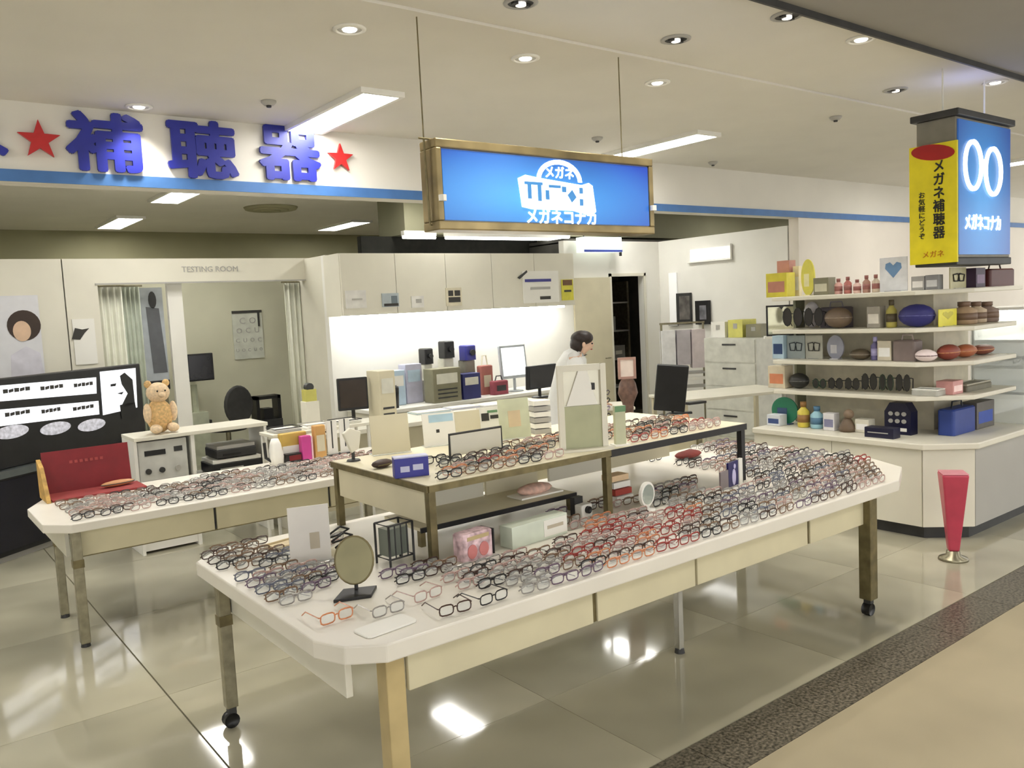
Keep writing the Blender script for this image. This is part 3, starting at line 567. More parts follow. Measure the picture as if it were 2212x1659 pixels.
MB().slab([(-W2*.75, H2*.53), (W2*.7, H2*.53), (W2*.25, H2*.93), (-W2*.1, H2*.96)], -.006, .004).build('white_bag_print', M_WHITE, t); B(-W2+.014, W2-.014, .004, .008, H2*.52, H2-.03).build('upper_panel', mat('mirror_warm', rgb(214, 210, 192), .15, .3, noise=.03), t); B(W2*.45, W2*.6, -.008, -.004, H2*.7, H2*.78).build('black_tag', M_BLACK, t); B(-W2-.03, W2+.03, -.05, .05, 0, .012).build('base', M_CREAM, t)
p = onz(1340, 962, RZ); t = thing('card_column', 'narrow pale green card column right beside the framed mirror', 'card stand', (p.x, p.y, RZ), -.3); B(-.028, .028, -.012, .012, 0, .20).build('card', mat('column_green', rgb(196, 198, 166), .5), t); B(-.04, .04, -.03, .03, 0, .008).build('foot', M_WHITE, t); B(-.03, .03, -.014, -.012, .17, .2).build('printed_mark', M_INKG, t)
t = thing('white_lamp_shade', 'small cream fan-shaped stand at the shelf back corner', 'display stand', tuple(onz(785, 1000, .98)), 0); t.location = (1.83, 3.70, RZ+.001); MB().tube([(0, 0, 0), (0, 0, .05)], .008).build('stem', M_DARK, t); MB().slab([(-.01, .04), (.03, .06), (.045, .14), (-.01, .165), (-.05, .14)], -.012, .012).build('fan', M_CREAM, t, bevel=.004); MB().lathe([(.035, 0), (.03, .008)], 16).build('foot', M_DARK, t)
t = thing('dark_case', 'dark brown soft case lying beside the blue box', 'eyeglass case', tuple(onz(826, 1010, RZ)), .2); MB().ell((0, 0, .02), (.06, .03, .02), 14, 6).build('shell', mat('brown_leather', rgb(70, 52, 46), .5, noise=.2), t, True); B(-.05, .05, -.0315, -.029, .016, .02).build('zip', M_BRONZE, t)

# ---- things on the table behind the raised shelf
def hbase(px, py, z=.70): p = onz(px, py, z); return (p.x, p.y, z)
bx, by_, bz = hbase(1520, 908); t = thing('black_monitor', 'black monitor on a thin pole seen from behind beside the brown stand', 'monitor', (5.30, 4.72, .70), -.75)
k_ = msc((5.3, 4.72, .9)); MB().lathe([(.10, 0), (.09, .012), (.02, .02)], 18).build('foot', M_BLACK, t, True); MB().tube([(0, 0, .015), (0, 0, .16)], .012).build('pole', M_BLACK, t)
q = MB(); q.M = Matrix.Translation((-.03, 0, .13)) @ Matrix.Rotation(.10, 4, 'Y') @ Matrix.Rotation(.2, 4, 'X'); q.box(-.13, .13, -.02, .02, 0, .40); q.build('back_shell', M_BLACK, t, bevel=.008)
q = MB(); q.box(-.03, .16, -.03, .03, .10, .115); q.build('tray', M_BLACK, t); q = MB(); q.M = Matrix.Rotation(.6, 4, 'Z'); q.box(.17, .36, -.02, .05, .16, .18); q.build('keyboard_arm', M_DARK, t)
t = thing('brown_stand', 'brown carved wooden display stand with a pink picture frame on top', 'display stand', (4.98, 4.92, .70), -.65)
MB().lathe([(.07, 0), (.055, .05), (.04, .12), (.05, .22), (.085, .30), (.07, .38), (.05, .42)], 14).build('carved_body', mat('brown_wood', rgb(104, 78, 66), .5, noise=.25, scale=18), t, True)
MB().box(-.075, -.055, -.012, .012, .42, .60).box(.055, .075, -.012, .012, .42, .60).box(-.055, .055, -.012, .012, .58, .60).box(-.055, .055, -.012, .012, .42, .44).build('picture_frame', mat('dusty_rose_wood', rgb(176, 138, 124), .5), t); B(-.055, .055, -.004, .006, .44, .58).build('picture', mat('blush_paper', rgb(232, 216, 204), .5), t)
for k, (px, c) in enumerate(((1365, (150, 128, 140)), (1400, (120, 104, 112)))):
    p = onz(px, 925, .70); t = thing('rack_of_frames', ['spinner rack of dark and lilac frames next to the card column', 'spinner rack of frames closest to the brown stand'][k], 'rack', (4.45+.17*k, 4.95-.1*k, .70), 0)
    MB().lathe([(.07, 0), (.07, .02)], 14).build('base', M_WHITE, t); MB().tube([(0, 0, .02), (0, 0, .40)], .01).build('pole', M_STEEL, t)
    for j in range(5): MB().tube([(-.062, -.02, .10+.062*j), (-.035, -.03, .115+.062*j), (0, -.03, .10+.062*j), (.035, -.03, .115+.062*j), (.062, -.02, .10+.062*j), (.035, -.03, .08+.062*j), (-.035, -.03, .08+.062*j)], .005, 5, True).build('hanging_frame', [colm(*c), M_DARK, colm(170, 150, 170), M_BLACK, colm(90, 80, 88)][j], t, True)
# ================================================================== COUNTER AND SHELVES AT THE SIDE
ct = thing('display_counter', 'cream counter with a cut corner and dark plinth beside the red stand', 'counter', (0, 0, 0))
CX, CY = 5.70, 2.57
def cpoly(o, x1=8.2, xb=6.42, yb=4.2): return [(CX-o, yb), (CX-o, CY+.24-o*.4), (CX+.24-o*.4, CY-o), (x1, CY-o), (x1, 3.15), (xb, 3.15), (xb, yb)]
MB().prism(cpoly(-.05), 0, .085).build('plinth', M_DARK, ct)
MB().prism(cpoly(-.012), .085, .635).build('carcass', M_GREY, ct)
B(CX, CX+.0125, CY+.25, 3.5, .09, .63).build('front_panel', M_CREAM, ct); B(CX, CX+.0125, 3.505, 4.2, .09, .63).build('front_panel', M_CREAM, ct)
MB().prism([(CX, CY+.24), (CX+.24, CY), (CX+.249, CY+.009), (CX+.009, CY+.249)], .09, .63).build('corner_panel', M_CREAM, ct)
for a, b in ((CX+.25, 6.9), (6.905, 8.2)): B(a, b, CY, CY+.0125, .09, .63).build('side_panel', M_GREY, ct)
MB().prism(cpoly(.03), .635, .68).build('counter_top', M_CREAM, ct, bevel=.008)
SZ = [1.735, 1.47, 1.225, .98]
sh = thing('shelf_unit', 'open shelf unit with four cream boards on the side counter', 'shelf unit', (0, 0, 0))
def spoly(xe): return [(5.86, 4.12), (5.86, 2.94), (6.14, 2.66), (xe, 2.66), (xe, 3.02), (6.30, 3.02), (6.30, 4.12)]
for z, xe in zip(SZ, (6.95, 6.84, 6.84, 6.84)): MB().prism(spoly(xe), z-.032, z).build('shelf_board', M_CREAM, sh, bevel=.006)
B(6.30, 6.32, 3.02, 4.12, .68, 1.735).build('back_panel', mat('shelf_back_beige', rgb(226, 218, 196), .6), sh); B(6.32, 6.86, 3.02, 3.04, .6815, 1.70).build('back_panel', mat('shelf_back_beige', rgb(226, 218, 196), .6), sh)
for z0, z1 in ((.68, .948), (.98, 1.193), (1.225, 1.438), (1.47, 1.703)): B(6.16, 6.29, 4.095, 4.118, z0, z1).build('end_post', mat('grey_green_post', rgb(128, 128, 104), .5), sh)

def place(px, ybase_z, side):
    if side: p = ony(px, 800, 2.80); return Vector((p.x, 2.80, ybase_z))
    p = onx(px, 800, 6.0); return Vector((6.0, p.y, ybase_z))
def shelfpos(px0, px1, pytop, z, xoff=6.02):
    pc = (px0+px1)/2
    if pc < 2035:
        a = onx(px0, 800, xoff); b = onx(px1, 800, xoff); t_ = onx(pc, pytop, xoff); return Vector((xoff, (a.y+b.y)/2, z+.0015)), abs(a.y-b.y), max(.02, t_.z-z), -PI/2
    yy = 2.84 if z < 1.7 else 2.78; a = ony(px0, 800, yy); b = ony(px1, 800, yy); t_ = ony(pc, pytop, yy); return Vector(((a.x+b.x)/2, yy, z+.0015)), abs(a.x-b.x), max(.02, t_.z-z), 0
def goods(kind, px0, px1, pytop, z, c, label, cat, c2=None, rot=0, xoff=6.02):
    p, W, Hh, rz = shelfpos(px0, px1, pytop, z, xoff); W = min(W, .42); h = W/2; Hh = min(Hh, .235 if z < .7 else .19 if z < 1.3 else .215 if z < 1.6 else .5)
    t = thing(kind, label, cat, tuple(p), rz+rot); m1 = colm(*c); m2 = colm(*(c2 or tuple(min(255, v+70) for v in c)))
    d = min(.06, max(.02, W*.4))
    if kind in ('small_box', 'carton', 'packet'):
        B(-h, h, -d, d, 0, Hh).build('body', m1, t, bevel=.002); B(-h*.8, h*.8, -d-.0012, -d, Hh*.2, Hh*.65).build('printed_label', m2, t)
    elif kind in ('bottle', 'spray_bottle'):
        r = h*.95; MB().lathe([(r*.9, 0), (r, Hh*.05), (r, Hh*.62), (r*.45, Hh*.76), (r*.4, Hh*.8)], 14).build('body', m1, t, True); MB().lathe([(r*.5, Hh*.8), (r*.5, Hh), (r*.3, Hh)], 12).build('cap', m2, t, True); MB().lathe([(r*1.02, Hh*.2), (r*1.02, Hh*.5)], 14).build('printed_label', m2, t, True)
    elif kind in ('eyeglass_case', 'pouch'):
        MB().ell((0, 0, Hh*.5), (h, d*1.1, Hh*.5), 16, 8).build('shell', m1, t, True); MB().tube([(h*.985*math.cos(2*PI*k/20), d*1.085*math.sin(2*PI*k/20), Hh*.5) for k in range(20)], .003, 4, True).build('seam', m2, t, True)
    elif kind == 'sunglasses':
        q = MB(); ln = MB()
        for s_ in (-1, 1):
            P = [(s_*h*.52+h*.42*math.cos(2*PI*k/12), Hh*.55+Hh*.42*math.sin(2*PI*k/12)) for k in range(12)]
            q.tube([(x, -.01, z_) for x, z_ in P], .004, 5, True); ln.slab(P, -.011, -.009)
            q.tube([(s_*h*.94, -.01, Hh*.8), (s_*h*.98, .03, Hh*.75), (s_*h*.6, .07, Hh*.1)], .004, 5)
        q.tube([(-h*.1, -.01, Hh*.7), (h*.1, -.01, Hh*.7)], .004, 5); q.build('frame', m1, t, True); ln.build('dark_lens', m2, t)
    elif kind == 'disc_display':
        MB().slab([(h*math.cos(2*PI*k/28), Hh*.5+Hh*.5*math.sin(2*PI*k/28)) for k in range(28)], -.006, .006).build('disc', m1, t); B(-h*.5, h*.5, -.03, .03, 0, .008).build('foot', m2, t); B(-h*.55, h*.2, -.0085, -.006, Hh*.25, Hh*.6).build('printed_label', m2, t)
    elif kind == 'card':
        B(-h, h, -.003, .003, 0, Hh).build('sheet', m2, t); B(-h*.6, h*.6, -.02, .02, 0, .004).build('foot', M_ACRYL, t); MB().slab([(0, Hh*.40), (h*.6, Hh*.68), (h*.55, Hh*.82), (h*.25, Hh*.86), (0, Hh*.76), (-h*.25, Hh*.86), (-h*.55, Hh*.82), (-h*.6, Hh*.68)], -.0045, -.003).build('printed_mark', m1, t)
    elif kind == 'figurine':
        MB().lathe([(h*.7, 0), (h*.8, Hh*.15), (h*.45, Hh*.5), (h*.3, Hh*.6)], 12).build('body', m1, t, True); MB().ell((h*.15, 0, Hh*.78), (h*.5, h*.45, Hh*.22), 12, 8).build('head', m2, t, True)
    elif kind == 'frame_card':
        B(-h, h, -.004, .004, 0, Hh).build('card', m2, t); MB().tube([(-h*.7, -.008, Hh*.65), (-h*.1, -.008, Hh*.7), (0, -.008, Hh*.6), (h*.1, -.008, Hh*.7), (h*.7, -.008, Hh*.65), (h*.6, -.008, Hh*.35), (h*.1, -.008, Hh*.35), (0, -.008, Hh*.6), (-h*.1, -.008, Hh*.35), (-h*.6, -.008, Hh*.35)], .005, 5, True).build('mounted_frame', m1, t, True); B(-h*.6, h*.6, -.02, .02, 0, .004).build('foot', M_ACRYL, t)
    elif kind == 'tray':
        MB().rbox(-h, h, -.07, .07, 0, Hh*.35, .012).build('tray_base', m1, t); MB().tube([(-h*.95, -.06, Hh*.4), (h*.95, -.06, Hh*.4), (h*.95, .06, Hh*.4), (-h*.95, .06, Hh*.4)], .006, 5, True).build('tray_rim', m2, t)
    elif kind == 'bag':
        MB().rbox(-h, h, -d, d, 0, Hh*.8, .02).build('body', m1, t); MB().tube([(-h*.5, 0, Hh*.78), (-h*.4, 0, Hh), (h*.4, 0, Hh), (h*.5, 0, Hh*.78)], .006, 6).build('handle', m2, t, True)
    return t
Z1, Z2, Z3, Z4, ZC = *SZ, .68
# top board
goods('carton', 1668, 1712, 590, Z1, (216, 204, 64), 'yellow carton at the near end of the top shelf', 'carton', (190, 130, 110)); goods('packet', 1690, 1716, 563, Z1, (196, 140, 126), 'salmon packet standing behind the yellow carton', 'packet', xoff=6.14)
goods('packet', 1720, 1733, 575, Z1, (240, 228, 190), 'slim cream packet beside the yellow carton', 'packet', xoff=6.14); goods('disc_display', 1735, 1764, 560, Z1, (226, 218, 96), 'round yellow display card on the top shelf', 'display card', (238, 232, 180))
goods('small_box', 1768, 1800, 600, Z1, (132, 128, 104), 'olive grey box among pink jars on the top shelf', 'box')
for k, px in enumerate((1806, 1826, 1846, 1866, 1886)): goods('bottle', px, px+16, 596+random.randint(-3, 8), Z1, ((214, 168, 160), (186, 116, 108), (222, 190, 180), (170, 130, 116), (206, 190, 170))[k], ('pink jar nearest the olive grey box', 'dark rose jar in the row on the top shelf', 'pale pink jar in the middle of the top shelf row', 'brownish jar in the row on the top shelf', 'sand coloured jar nearest the heart card')[k], 'jar', (150, 96, 90))
goods('card', 1903, 1962, 556, Z1, (110, 148, 192), 'white card with a blue heart on the top shelf', 'card', (232, 234, 240))
goods('small_box', 1975, 2003, 597, Z1, (168, 166, 164), 'light grey box after the heart card', 'box'); goods('small_box', 2005, 2033, 594, Z1, (150, 150, 152), 'darker grey box after the heart card', 'box')
goods('frame_card', 2052, 2086, 578, Z1, (40, 38, 30), 'black rimmed cream card under the column sign', 'card', (196, 190, 150)); goods('packet', 2090, 2110, 580, Z1, (52, 30, 58), 'dark purple packet under the column sign', 'packet'); goods('bag', 2114, 2180, 572, Z1, (78, 30, 26), 'dark red gift bag at the far end of the top shelf', 'bag', (40, 20, 18))
# second board
for k, (a, b) in enumerate(((1694, 1738), (1740, 1782))): goods('sunglasses', a, b, 664, Z2, (24, 24, 24), ('black sunglasses at the near end of the second shelf', 'black sunglasses next to the tan case on the second shelf')[k], 'sunglasses', (40, 36, 32))
goods('eyeglass_case', 1740, 1772, 650, Z2, (226, 222, 226), 'white case lying behind the black sunglasses', 'eyeglass case', (60, 60, 60), xoff=6.16)
goods('eyeglass_case', 1784, 1842, 664, Z2, (118, 100, 82), 'tan and grey case on the second shelf', 'eyeglass case'); goods('bag', 1780, 1838, 652, Z2, (104, 96, 104), 'grey pouch behind the tan case', 'pouch', xoff=6.18)
goods('small_box', 1880, 1908, 662, Z2, (160, 154, 142), 'grey beige box mid second shelf', 'box'); goods('bottle', 1916, 1938, 648, Z2, (176, 166, 84), 'mustard bottle mid second shelf', 'bottle', (90, 80, 60))
goods('pouch', 1942, 2022, 657, Z2, (52, 52, 122), 'plump dark blue pouch on the second shelf', 'pouch', (120, 120, 190)); goods('card', 2028, 2066, 668, Z2, (200, 190, 60), 'small bright yellow tag on the second shelf', 'tag', (232, 222, 70))
for k, (a, b, c) in enumerate(((2070, 2095, (176, 150, 122)), (2098, 2118, (196, 176, 150)), (2120, 2142, (140, 120, 110)))): goods('bottle', a, b, 652, Z2, c, ('tan bottle beside the yellow tag', 'pale sand bottle between two darker ones', 'brown grey bottle at the far end of the second shelf')[k], 'bottle', (120, 96, 80))
# third board
goods('small_box', 1676, 1700, 716, Z3, (176, 200, 216), 'pale blue box at the near end of the third shelf', 'box', (40, 66, 110)); goods('frame_card', 1702, 1740, 720, Z3, (50, 60, 66), 'grey card with mounted frame beside the pale blue box', 'card', (150, 160, 160)); goods('frame_card', 1742, 1778, 722, Z3, (60, 58, 54), 'second grey card with mounted frame', 'card', (176, 176, 164))
goods('disc_display', 1788, 1824, 720, Z3, (150, 152, 166), 'round blue-grey display disc on the third shelf', 'display disc', (196, 196, 200)); goods('eyeglass_case', 1838, 1880, 754, Z3, (96, 84, 66), 'flat olive brown case on the third shelf', 'eyeglass case'); goods('bottle', 1882, 1900, 728, Z3, (110, 104, 150), 'slim violet bottle on the third shelf', 'bottle')
goods('small_box', 1902, 1932, 736, Z3, (208, 200, 180), 'cream box beside the violet bottle', 'box'); goods('bag', 1936, 1986, 722, Z3, (128, 114, 110), 'grey brown soft bag on the third shelf', 'bag'); goods('eyeglass_case', 1978, 2024, 755, Z3, (240, 224, 224), 'white rounded case at the shelf corner', 'eyeglass case', (96, 70, 70), xoff=5.96)
for k, (a, b, c) in enumerate(((2032, 2066, (140, 66, 52)), (2068, 2102, (170, 96, 60)), (2104, 2140, (130, 72, 54)))): goods('eyeglass_case', a, b, 744, Z3, c, ('red brown leather case nearest the corner of the third shelf', 'orange brown leather case between two darker ones', 'dark leather case at the far end of the third shelf')[k], 'eyeglass case', (210, 150, 100))
# fourth board
goods('carton', 1668, 1704, 790, Z4, (218, 206, 180), 'cream carton at the near end of the fourth shelf', 'carton', (220, 140, 100)); goods('eyeglass_case', 1706, 1746, 806, Z4, (44, 44, 42), 'black bulging case beside the cream carton on the fourth shelf', 'eyeglass case')
for k, (a, b) in enumerate(((1756, 1786), (1790, 1822), (1826, 1858), (1862, 1896), (1900, 1932), (1936, 1968))): goods('sunglasses', a, b, (818, 816, 816, 806, 808, 808)[k], Z4, ((30, 60, 40), (30, 28, 26), (36, 34, 30), (20, 20, 20), (40, 60, 40), (40, 36, 34))[k], ('dark green sunglasses nearest the black case on the fourth shelf', 'black sunglasses second from the black case on the fourth shelf', 'black sunglasses third from the black case on the fourth shelf', 'large black sunglasses in the middle of the fourth shelf', 'olive green sunglasses on the fourth shelf', 'brown black sunglasses farthest along the fourth shelf')[k], 'sunglasses', (44, 42, 36))
goods('tray', 1978, 2034, 822, Z4, (176, 176, 168), 'grey tray at the corner of the fourth shelf', 'tray'); goods('packet', 2040, 2062, 822, Z4, (206, 150, 146), 'small pink packet past the grey tray', 'packet'); goods('tray', 2068, 2122, 806, Z4, (112, 108, 92), 'dark olive tray at the far end of the fourth shelf', 'tray')
# counter top
goods('disc_display', 1666, 1722, 858, ZC, (42, 122, 92), 'big green round display on the side counter', 'display card', (60, 84, 120), xoff=5.98); goods('small_box', 1662, 1690, 895, ZC, (220, 224, 230), 'white and blue carton before the green round display', 'carton', (60, 80, 130), xoff=5.90)
goods('spray_bottle', 1722, 1746, 868, ZC, (214, 196, 80), 'yellow spray bottle on the side counter', 'bottle', (150, 110, 60), xoff=5.92); goods('spray_bottle', 1750, 1776, 878, ZC, (156, 200, 216), 'pale blue bottle on the side counter', 'bottle', (80, 120, 150), xoff=5.92)
goods('small_box', 1782, 1806, 892, ZC, (220, 218, 220), 'small white box beside the pale blue bottle', 'box', (130, 130, 160), xoff=5.90); goods('figurine', 1808, 1850, 884, ZC, (110, 92, 74), 'brown animal figurine on the side counter', 'figurine', (132, 112, 92), xoff=5.90); goods('small_box', 1852, 1882, 905, ZC, (226, 222, 206), 'cream box between the figurine and the black tower', 'box', xoff=5.95)
p = onx(1915, 940, 5.86); t = thing('black_box', 'flat black box with a white line at the counter edge', 'box', (5.80, p.y, ZC), -PI/2); B(-.11, .11, -.05, .05, 0, .075).build('body', mat('navy_black', rgb(24, 24, 52), .35), t, bevel=.002); B(-.085, .07, -.052, -.0502, .035, .042).build('printed_line', M_GREY, t)
p = onx(1946, 900, 6.02); t = thing('lens_tower', 'black tower display with pale lens discs on the side counter', 'display tower', (6.02, p.y, ZC), -PI/2)
MB().slab([(-.10, 0), (.10, 0), (.10, .17), (.06, .235), (-.06, .235), (-.10, .17)], -.05, .05).build('tower_body', mat('navy_black', rgb(24, 24, 52), .35), t)
for r_ in range(2):
    for k in range(3): MB().slab([(-.05+.05*k+.018*math.cos(2*PI*j/12), .10+.055*r_+.016*math.sin(2*PI*j/12)) for j in range(12)], -.056, -.0505).build('lens_disc', M_GREY, t)
B(-.07, .07, -.053, -.0505, .025, .05).build('white_strip', M_WHITE, t)
goods('bag', 2042, 2090, 850, ZC, (44, 66, 140), 'blue bag at the corner of the side counter', 'bag', (50, 54, 60)); goods('carton', 2092, 2130, 866, ZC, (96, 92, 88), 'dark grey carton beside the blue bag', 'carton', (50, 80, 170))
# white showcase beyond the shelves
sc = thing('glass_showcase', 'bright white glass showcase beyond the shelf unit', 'showcase', (0, 0, 0))
for z in (.90, 1.10, 1.30): B(6.92, 8.1, 2.60, 3.0, z, z+.022).build('white_board', mat('white_gloss', rgb(244, 246, 244), .15, noise=.01), sc)
B(6.92, 8.1, 3.0, 3.02, .681, 1.55).build('back_panel', M_WHITE, sc); B(6.90, 6.92, 2.60, 3.02, .681, 1.55).build('end_glass', M_ACRYL, sc); B(6.95, 8.05, 2.93, 2.96, 1.52, 1.545).build('strip_light', mat('showcase_fill_tube', (1, 1, .98), .5, noise=.01, emit=8), sc); B(6.92, 8.1, 2.60, 3.0, 1.55, 1.57).build('top_board', M_WHITE, sc); B(6.92, 8.1, 2.595, 2.60, .90, 1.55).build('front_glass', glassmat('showcase_glass', (.92, .95, .94), .9), sc)  # strip light is added to brighten the showcase boards
for k, (px, c) in enumerate(((2184, (90, 90, 96)), (2206, (60, 90, 110)))):
    p = ony(px, 770, 2.8); t = thing('sunglasses', ('grey sunglasses on a board in the white showcase', 'teal sunglasses on a board in the white showcase')[k], 'sunglasses', (p.x, 2.76, 1.128), 0); q = MB()
    for s_ in (-1, 1): q.tube([(s_*.035+.03*math.cos(2*PI*j/12), 0, .03+.024*math.sin(2*PI*j/12)) for j in range(12)], .004, 5, True)
    q.build('frame', colm(*c), t, True); MB().tube([(-.06, 0, .035), (-.062, .06, .03), (-.06, .1, .01)], .003, 5).build('temple', colm(*c), t); MB().tube([(.06, 0, .035), (.062, .06, .03), (.06, .1, .01)], .003, 5).build('temple', colm(*c), t)
# black framed mirror and its ledge at the near end of the shelf unit
p = ony(1645, 740, 4.35); t = thing('framed_picture', 'black framed mirror on a white ledge at the shelf unit end', 'mirror', (6.36, 4.37, 1.375), -.9)
MB().box(-.13, -.115, -.01, .01, .02, .29).box(.115, .13, -.01, .01, .02, .29).box(-.13, .13, -.01, .01, .275, .29).box(-.13, .13, -.01, .01, .02, .035).build('frame', M_BLACK, t); B(-.115, .115, -.003, .006, .035, .275).build('mirror_face', mat('mirror_olive', rgb(206, 204, 176), .1, .5, noise=.05), t); MB().slab([(-.03, .29), (.03, .29), (.0, .25)], -.014, -.010).build('hook', M_DARK, t); B(-.15, .2, -.06, .08, 0, .02).build('ledge', M_WHITE, t); B(.02, .10, .02, .08, -.6, 0).build('ledge_post', M_GREY, t); B(.0, .12, .0, .10, -1.375, -.6).build('ledge_foot', M_GREY, t)

# red tapered pedestal on the floor
t = thing('red_pedestal', 'pink-red tapered stand on a grey foot before the side counter', 'stand', (5.40, 2.47, 0))
q = MB(); rr = [(.045, .055), (.11, .52)]
def sq(r): return [(-r, -r), (r, -r), (r, r), (-r, r)]
n_ = MB().add([(*a, .06) for a in sq(.032)]+[(*a, .565) for a in sq(.078)], [(3, 2, 1, 0), (4, 5, 6, 7), (0, 1, 5, 4), (1, 2, 6, 5), (2, 3, 7, 6), (3, 0, 4, 7)]); n_.build('tapered_body', mat('rose_red_acrylic', rgb(190, 66, 88), .3, noise=.06), t, bevel=.01); B(-.074, .074, -.074, .074, .566, .572).build('top_cap', mat('pale_rose', rgb(226, 150, 160), .4), t)
MB().lathe([(.09, 0), (.085, .015), (.045, .03), (.04, .06)], 20).build('foot', M_STEEL, t, True); t.rotation_euler = (0, 0, .65)

# ================================================================== SIGNAGE AND FITTINGS AT THE BACK
text('wall_writing', 'TESTING ROOM', .082, M_GREY, (2.94, 8.985, 2.325), RX, ER, .0, .003)
# posters on the examination wall
t = thing('poster', 'pale lilac poster of a brown-haired woman on the cream wall', 'poster', (0, 0, 0)); a = ony(-20, 640, 8.99); b = ony(103, 860, 8.99)
B(a.x, b.x, 8.985, 8.998, b.z, a.z).build('sheet', mat('pale_lilac_paper', rgb(222, 222, 226), .5, noise=.02), t)
c = ony(52, 703, 8.98); k_ = msc(c)
MB().slab([(c.x+32*k_*math.cos(2*PI*j/24), c.z+33*k_*math.sin(2*PI*j/24)) for j in range(24)], 8.981, 8.985).build('printed_hair', mat('hair_print', rgb(62, 48, 40), .6), t)
MB().slab([(c.x-5*k_+17*k_*math.cos(2*PI*j/24), c.z-12*k_+22*k_*math.sin(2*PI*j/24)) for j in range(24)], 8.977, 8.981).build('printed_face', mat('skin_print', rgb(222, 190, 160), .6), t)
MB().slab([(c.x-34*k_, c.z-130*k_), (c.x+30*k_, c.z-130*k_), (c.x+26*k_, c.z-62*k_), (c.x, c.z-45*k_), (c.x-30*k_, c.z-62*k_)], 8.981, 8.985).build('printed_shoulders', mat('lilac_print', rgb(214, 212, 222), .6), t)
t = thing('notice', 'small white notice with a dark splash beside the curtain opening', 'notice', (0, 0, 0)); a = ony(155, 690, 8.98); b = ony(212, 785, 8.98)
B(a.x, b.x, 8.978, 8.988, b.z, a.z).build('sheet', M_WHITE, t); c = ony(172, 720, 8.97); k_ = msc(c); MB().slab([(c.x-16*k_, c.z-12*k_), (c.x, c.z-14*k_), (c.x+10*k_, c.z), (c.x+20*k_, c.z+10*k_), (c.x+6*k_, c.z+8*k_), (c.x-8*k_, c.z+12*k_)], 8.974, 8.978).build('printed_splash', M_INKD, t)
# examination room fittings
def curtain(px0, px1, Y, label, m_):
    a = ony(px0, 620, Y); b = ony(px1, 620, Y); t = thing('curtain', label, 'curtain', (0, 0, 0)); n = 48
    P = [(a.x+(b.x-a.x)*k/n, Y+.018*math.sin(k*2*PI*4/n)) for k in range(n+1)]; vs = [(x, y, z) for z in (.05, 2.17) for x, y in P]
    q = MB().add(vs, [(k, k+1, n+2+k, n+1+k) for k in range(n)]); o = q.build('drape', m_, t, True); o.modifiers.new('thickness', 'SOLIDIFY').thickness = .006
    MB().tube([(a.x-.03, Y, 2.18), (b.x+.03, Y, 2.18)], .01).build('rail', M_STEEL, t); return t
M_CURT = mat('curtain_cream', rgb(224, 224, 208), .8, noise=.03)
curtain(206, 262, 9.16, 'cream curtain gathered at the near side of the testing room', M_CURT); curtain(262, 300, 9.25, 'grey-green curtain behind the cream one in the testing room', mat('curtain_grey', rgb(190, 196, 180), .8)); curtain(614, 658, 9.16, 'pale curtain at the far side of the testing room', M_CURT)
t = thing('standing_poster', 'tall grey poster of a standing figure beside the white post', 'poster', (0, 0, 0)); a = ony(298, 622, 9.3); b = ony(368, 840, 9.3)
B(a.x, b.x, 9.3, 9.31, b.z, a.z).build('sheet', mat('grey_blue_paper', rgb(176, 182, 188), .5), t); kx = (b.x-a.x)
MB().slab([(a.x+kx*(.55+.17*math.cos(2*PI*j/14)), a.z-.13+.09*math.sin(2*PI*j/14)) for j in range(14)], 9.294, 9.299).build('printed_head', M_DARK, t); MB().slab([(a.x+kx*.25, a.z-.2), (a.x+kx*.8, a.z-.22), (a.x+kx*.95, a.z-.9), (a.x+kx*.35, a.z-.9)], 9.294, 9.299).build('printed_body', mat('figure_grey', rgb(96, 98, 102), .5), t)
MB().box(a.x+.02, a.x+.05, 9.32, 9.34, 0, b.z+.1).box(b.x-.05, b.x-.02, 9.32, 9.34, 0, b.z+.1).build('stand_leg', M_STEEL, t); B(a.x, b.x, 9.295, 9.30, b.z, b.z+.1).build('printed_base', M_BLACK, t)
a = ony(370, 700, 9.05); b = ony(402, 700, 9.05); struct('trim_7', B(a.x, b.x, 9.1, 9.16, 0, 2.2), M_WHITE)
t = thing('exam_monitor', 'black wall monitor inside the testing room', 'monitor', (0, 0, 0)); a = ony(402, 766, 10.6); b = ony(464, 820, 10.6); B(a.x, b.x, 10.6, 10.65, b.z, a.z).build('housing', M_BLACK, t, bevel=.008); B(a.x+.02, b.x-.02, 10.592, 10.6, b.z+.02, a.z-.02).build('screen', mat('dark_screen', rgb(30, 30, 36), .15), t); MB().tube([((a.x+b.x)/2, 10.65, (a.z+b.z)/2), ((a.x+b.x)/2, 11.1, (a.z+b.z)/2)], .02).build('wall_arm', M_DARK, t)
t = thing('eye_chart', 'pale eye chart with a black top bar on the room wall', 'eye chart', (0, 0, 0)); a = ony(500, 672, 11.08); b = ony(572, 772, 11.08); B(a.x, b.x, 11.08, 11.095, b.z, a.z).build('sheet', mat('chart_paper', rgb(206, 208, 194), .6), t); B(a.x, b.x, 11.07, 11.08, a.z-.035, a.z).build('top_bar', M_INKD, t)
for k in range(4):
    for j, ch in enumerate(['CO', 'OCU', 'CUOC', 'UOCUO'][k]): text('chart_letter', ch, .12-.02*k, M_GREY, ((a.x+b.x)/2+(j-(k+1)/2)*(.14-.02*k), 11.075, a.z-.14-.13*k), RX, t)
B(b.x-.06, b.x-.04, 11.06, 11.08, a.z-.22, a.z-.03).build('pointer', M_INKD, t)
a = ony(515, 915, 10.0); t = thing('office_chair', 'dark round-backed office chair inside the testing room', 'chair', (ony(513, 880, 10.0).x, 10.0, 0), .3)
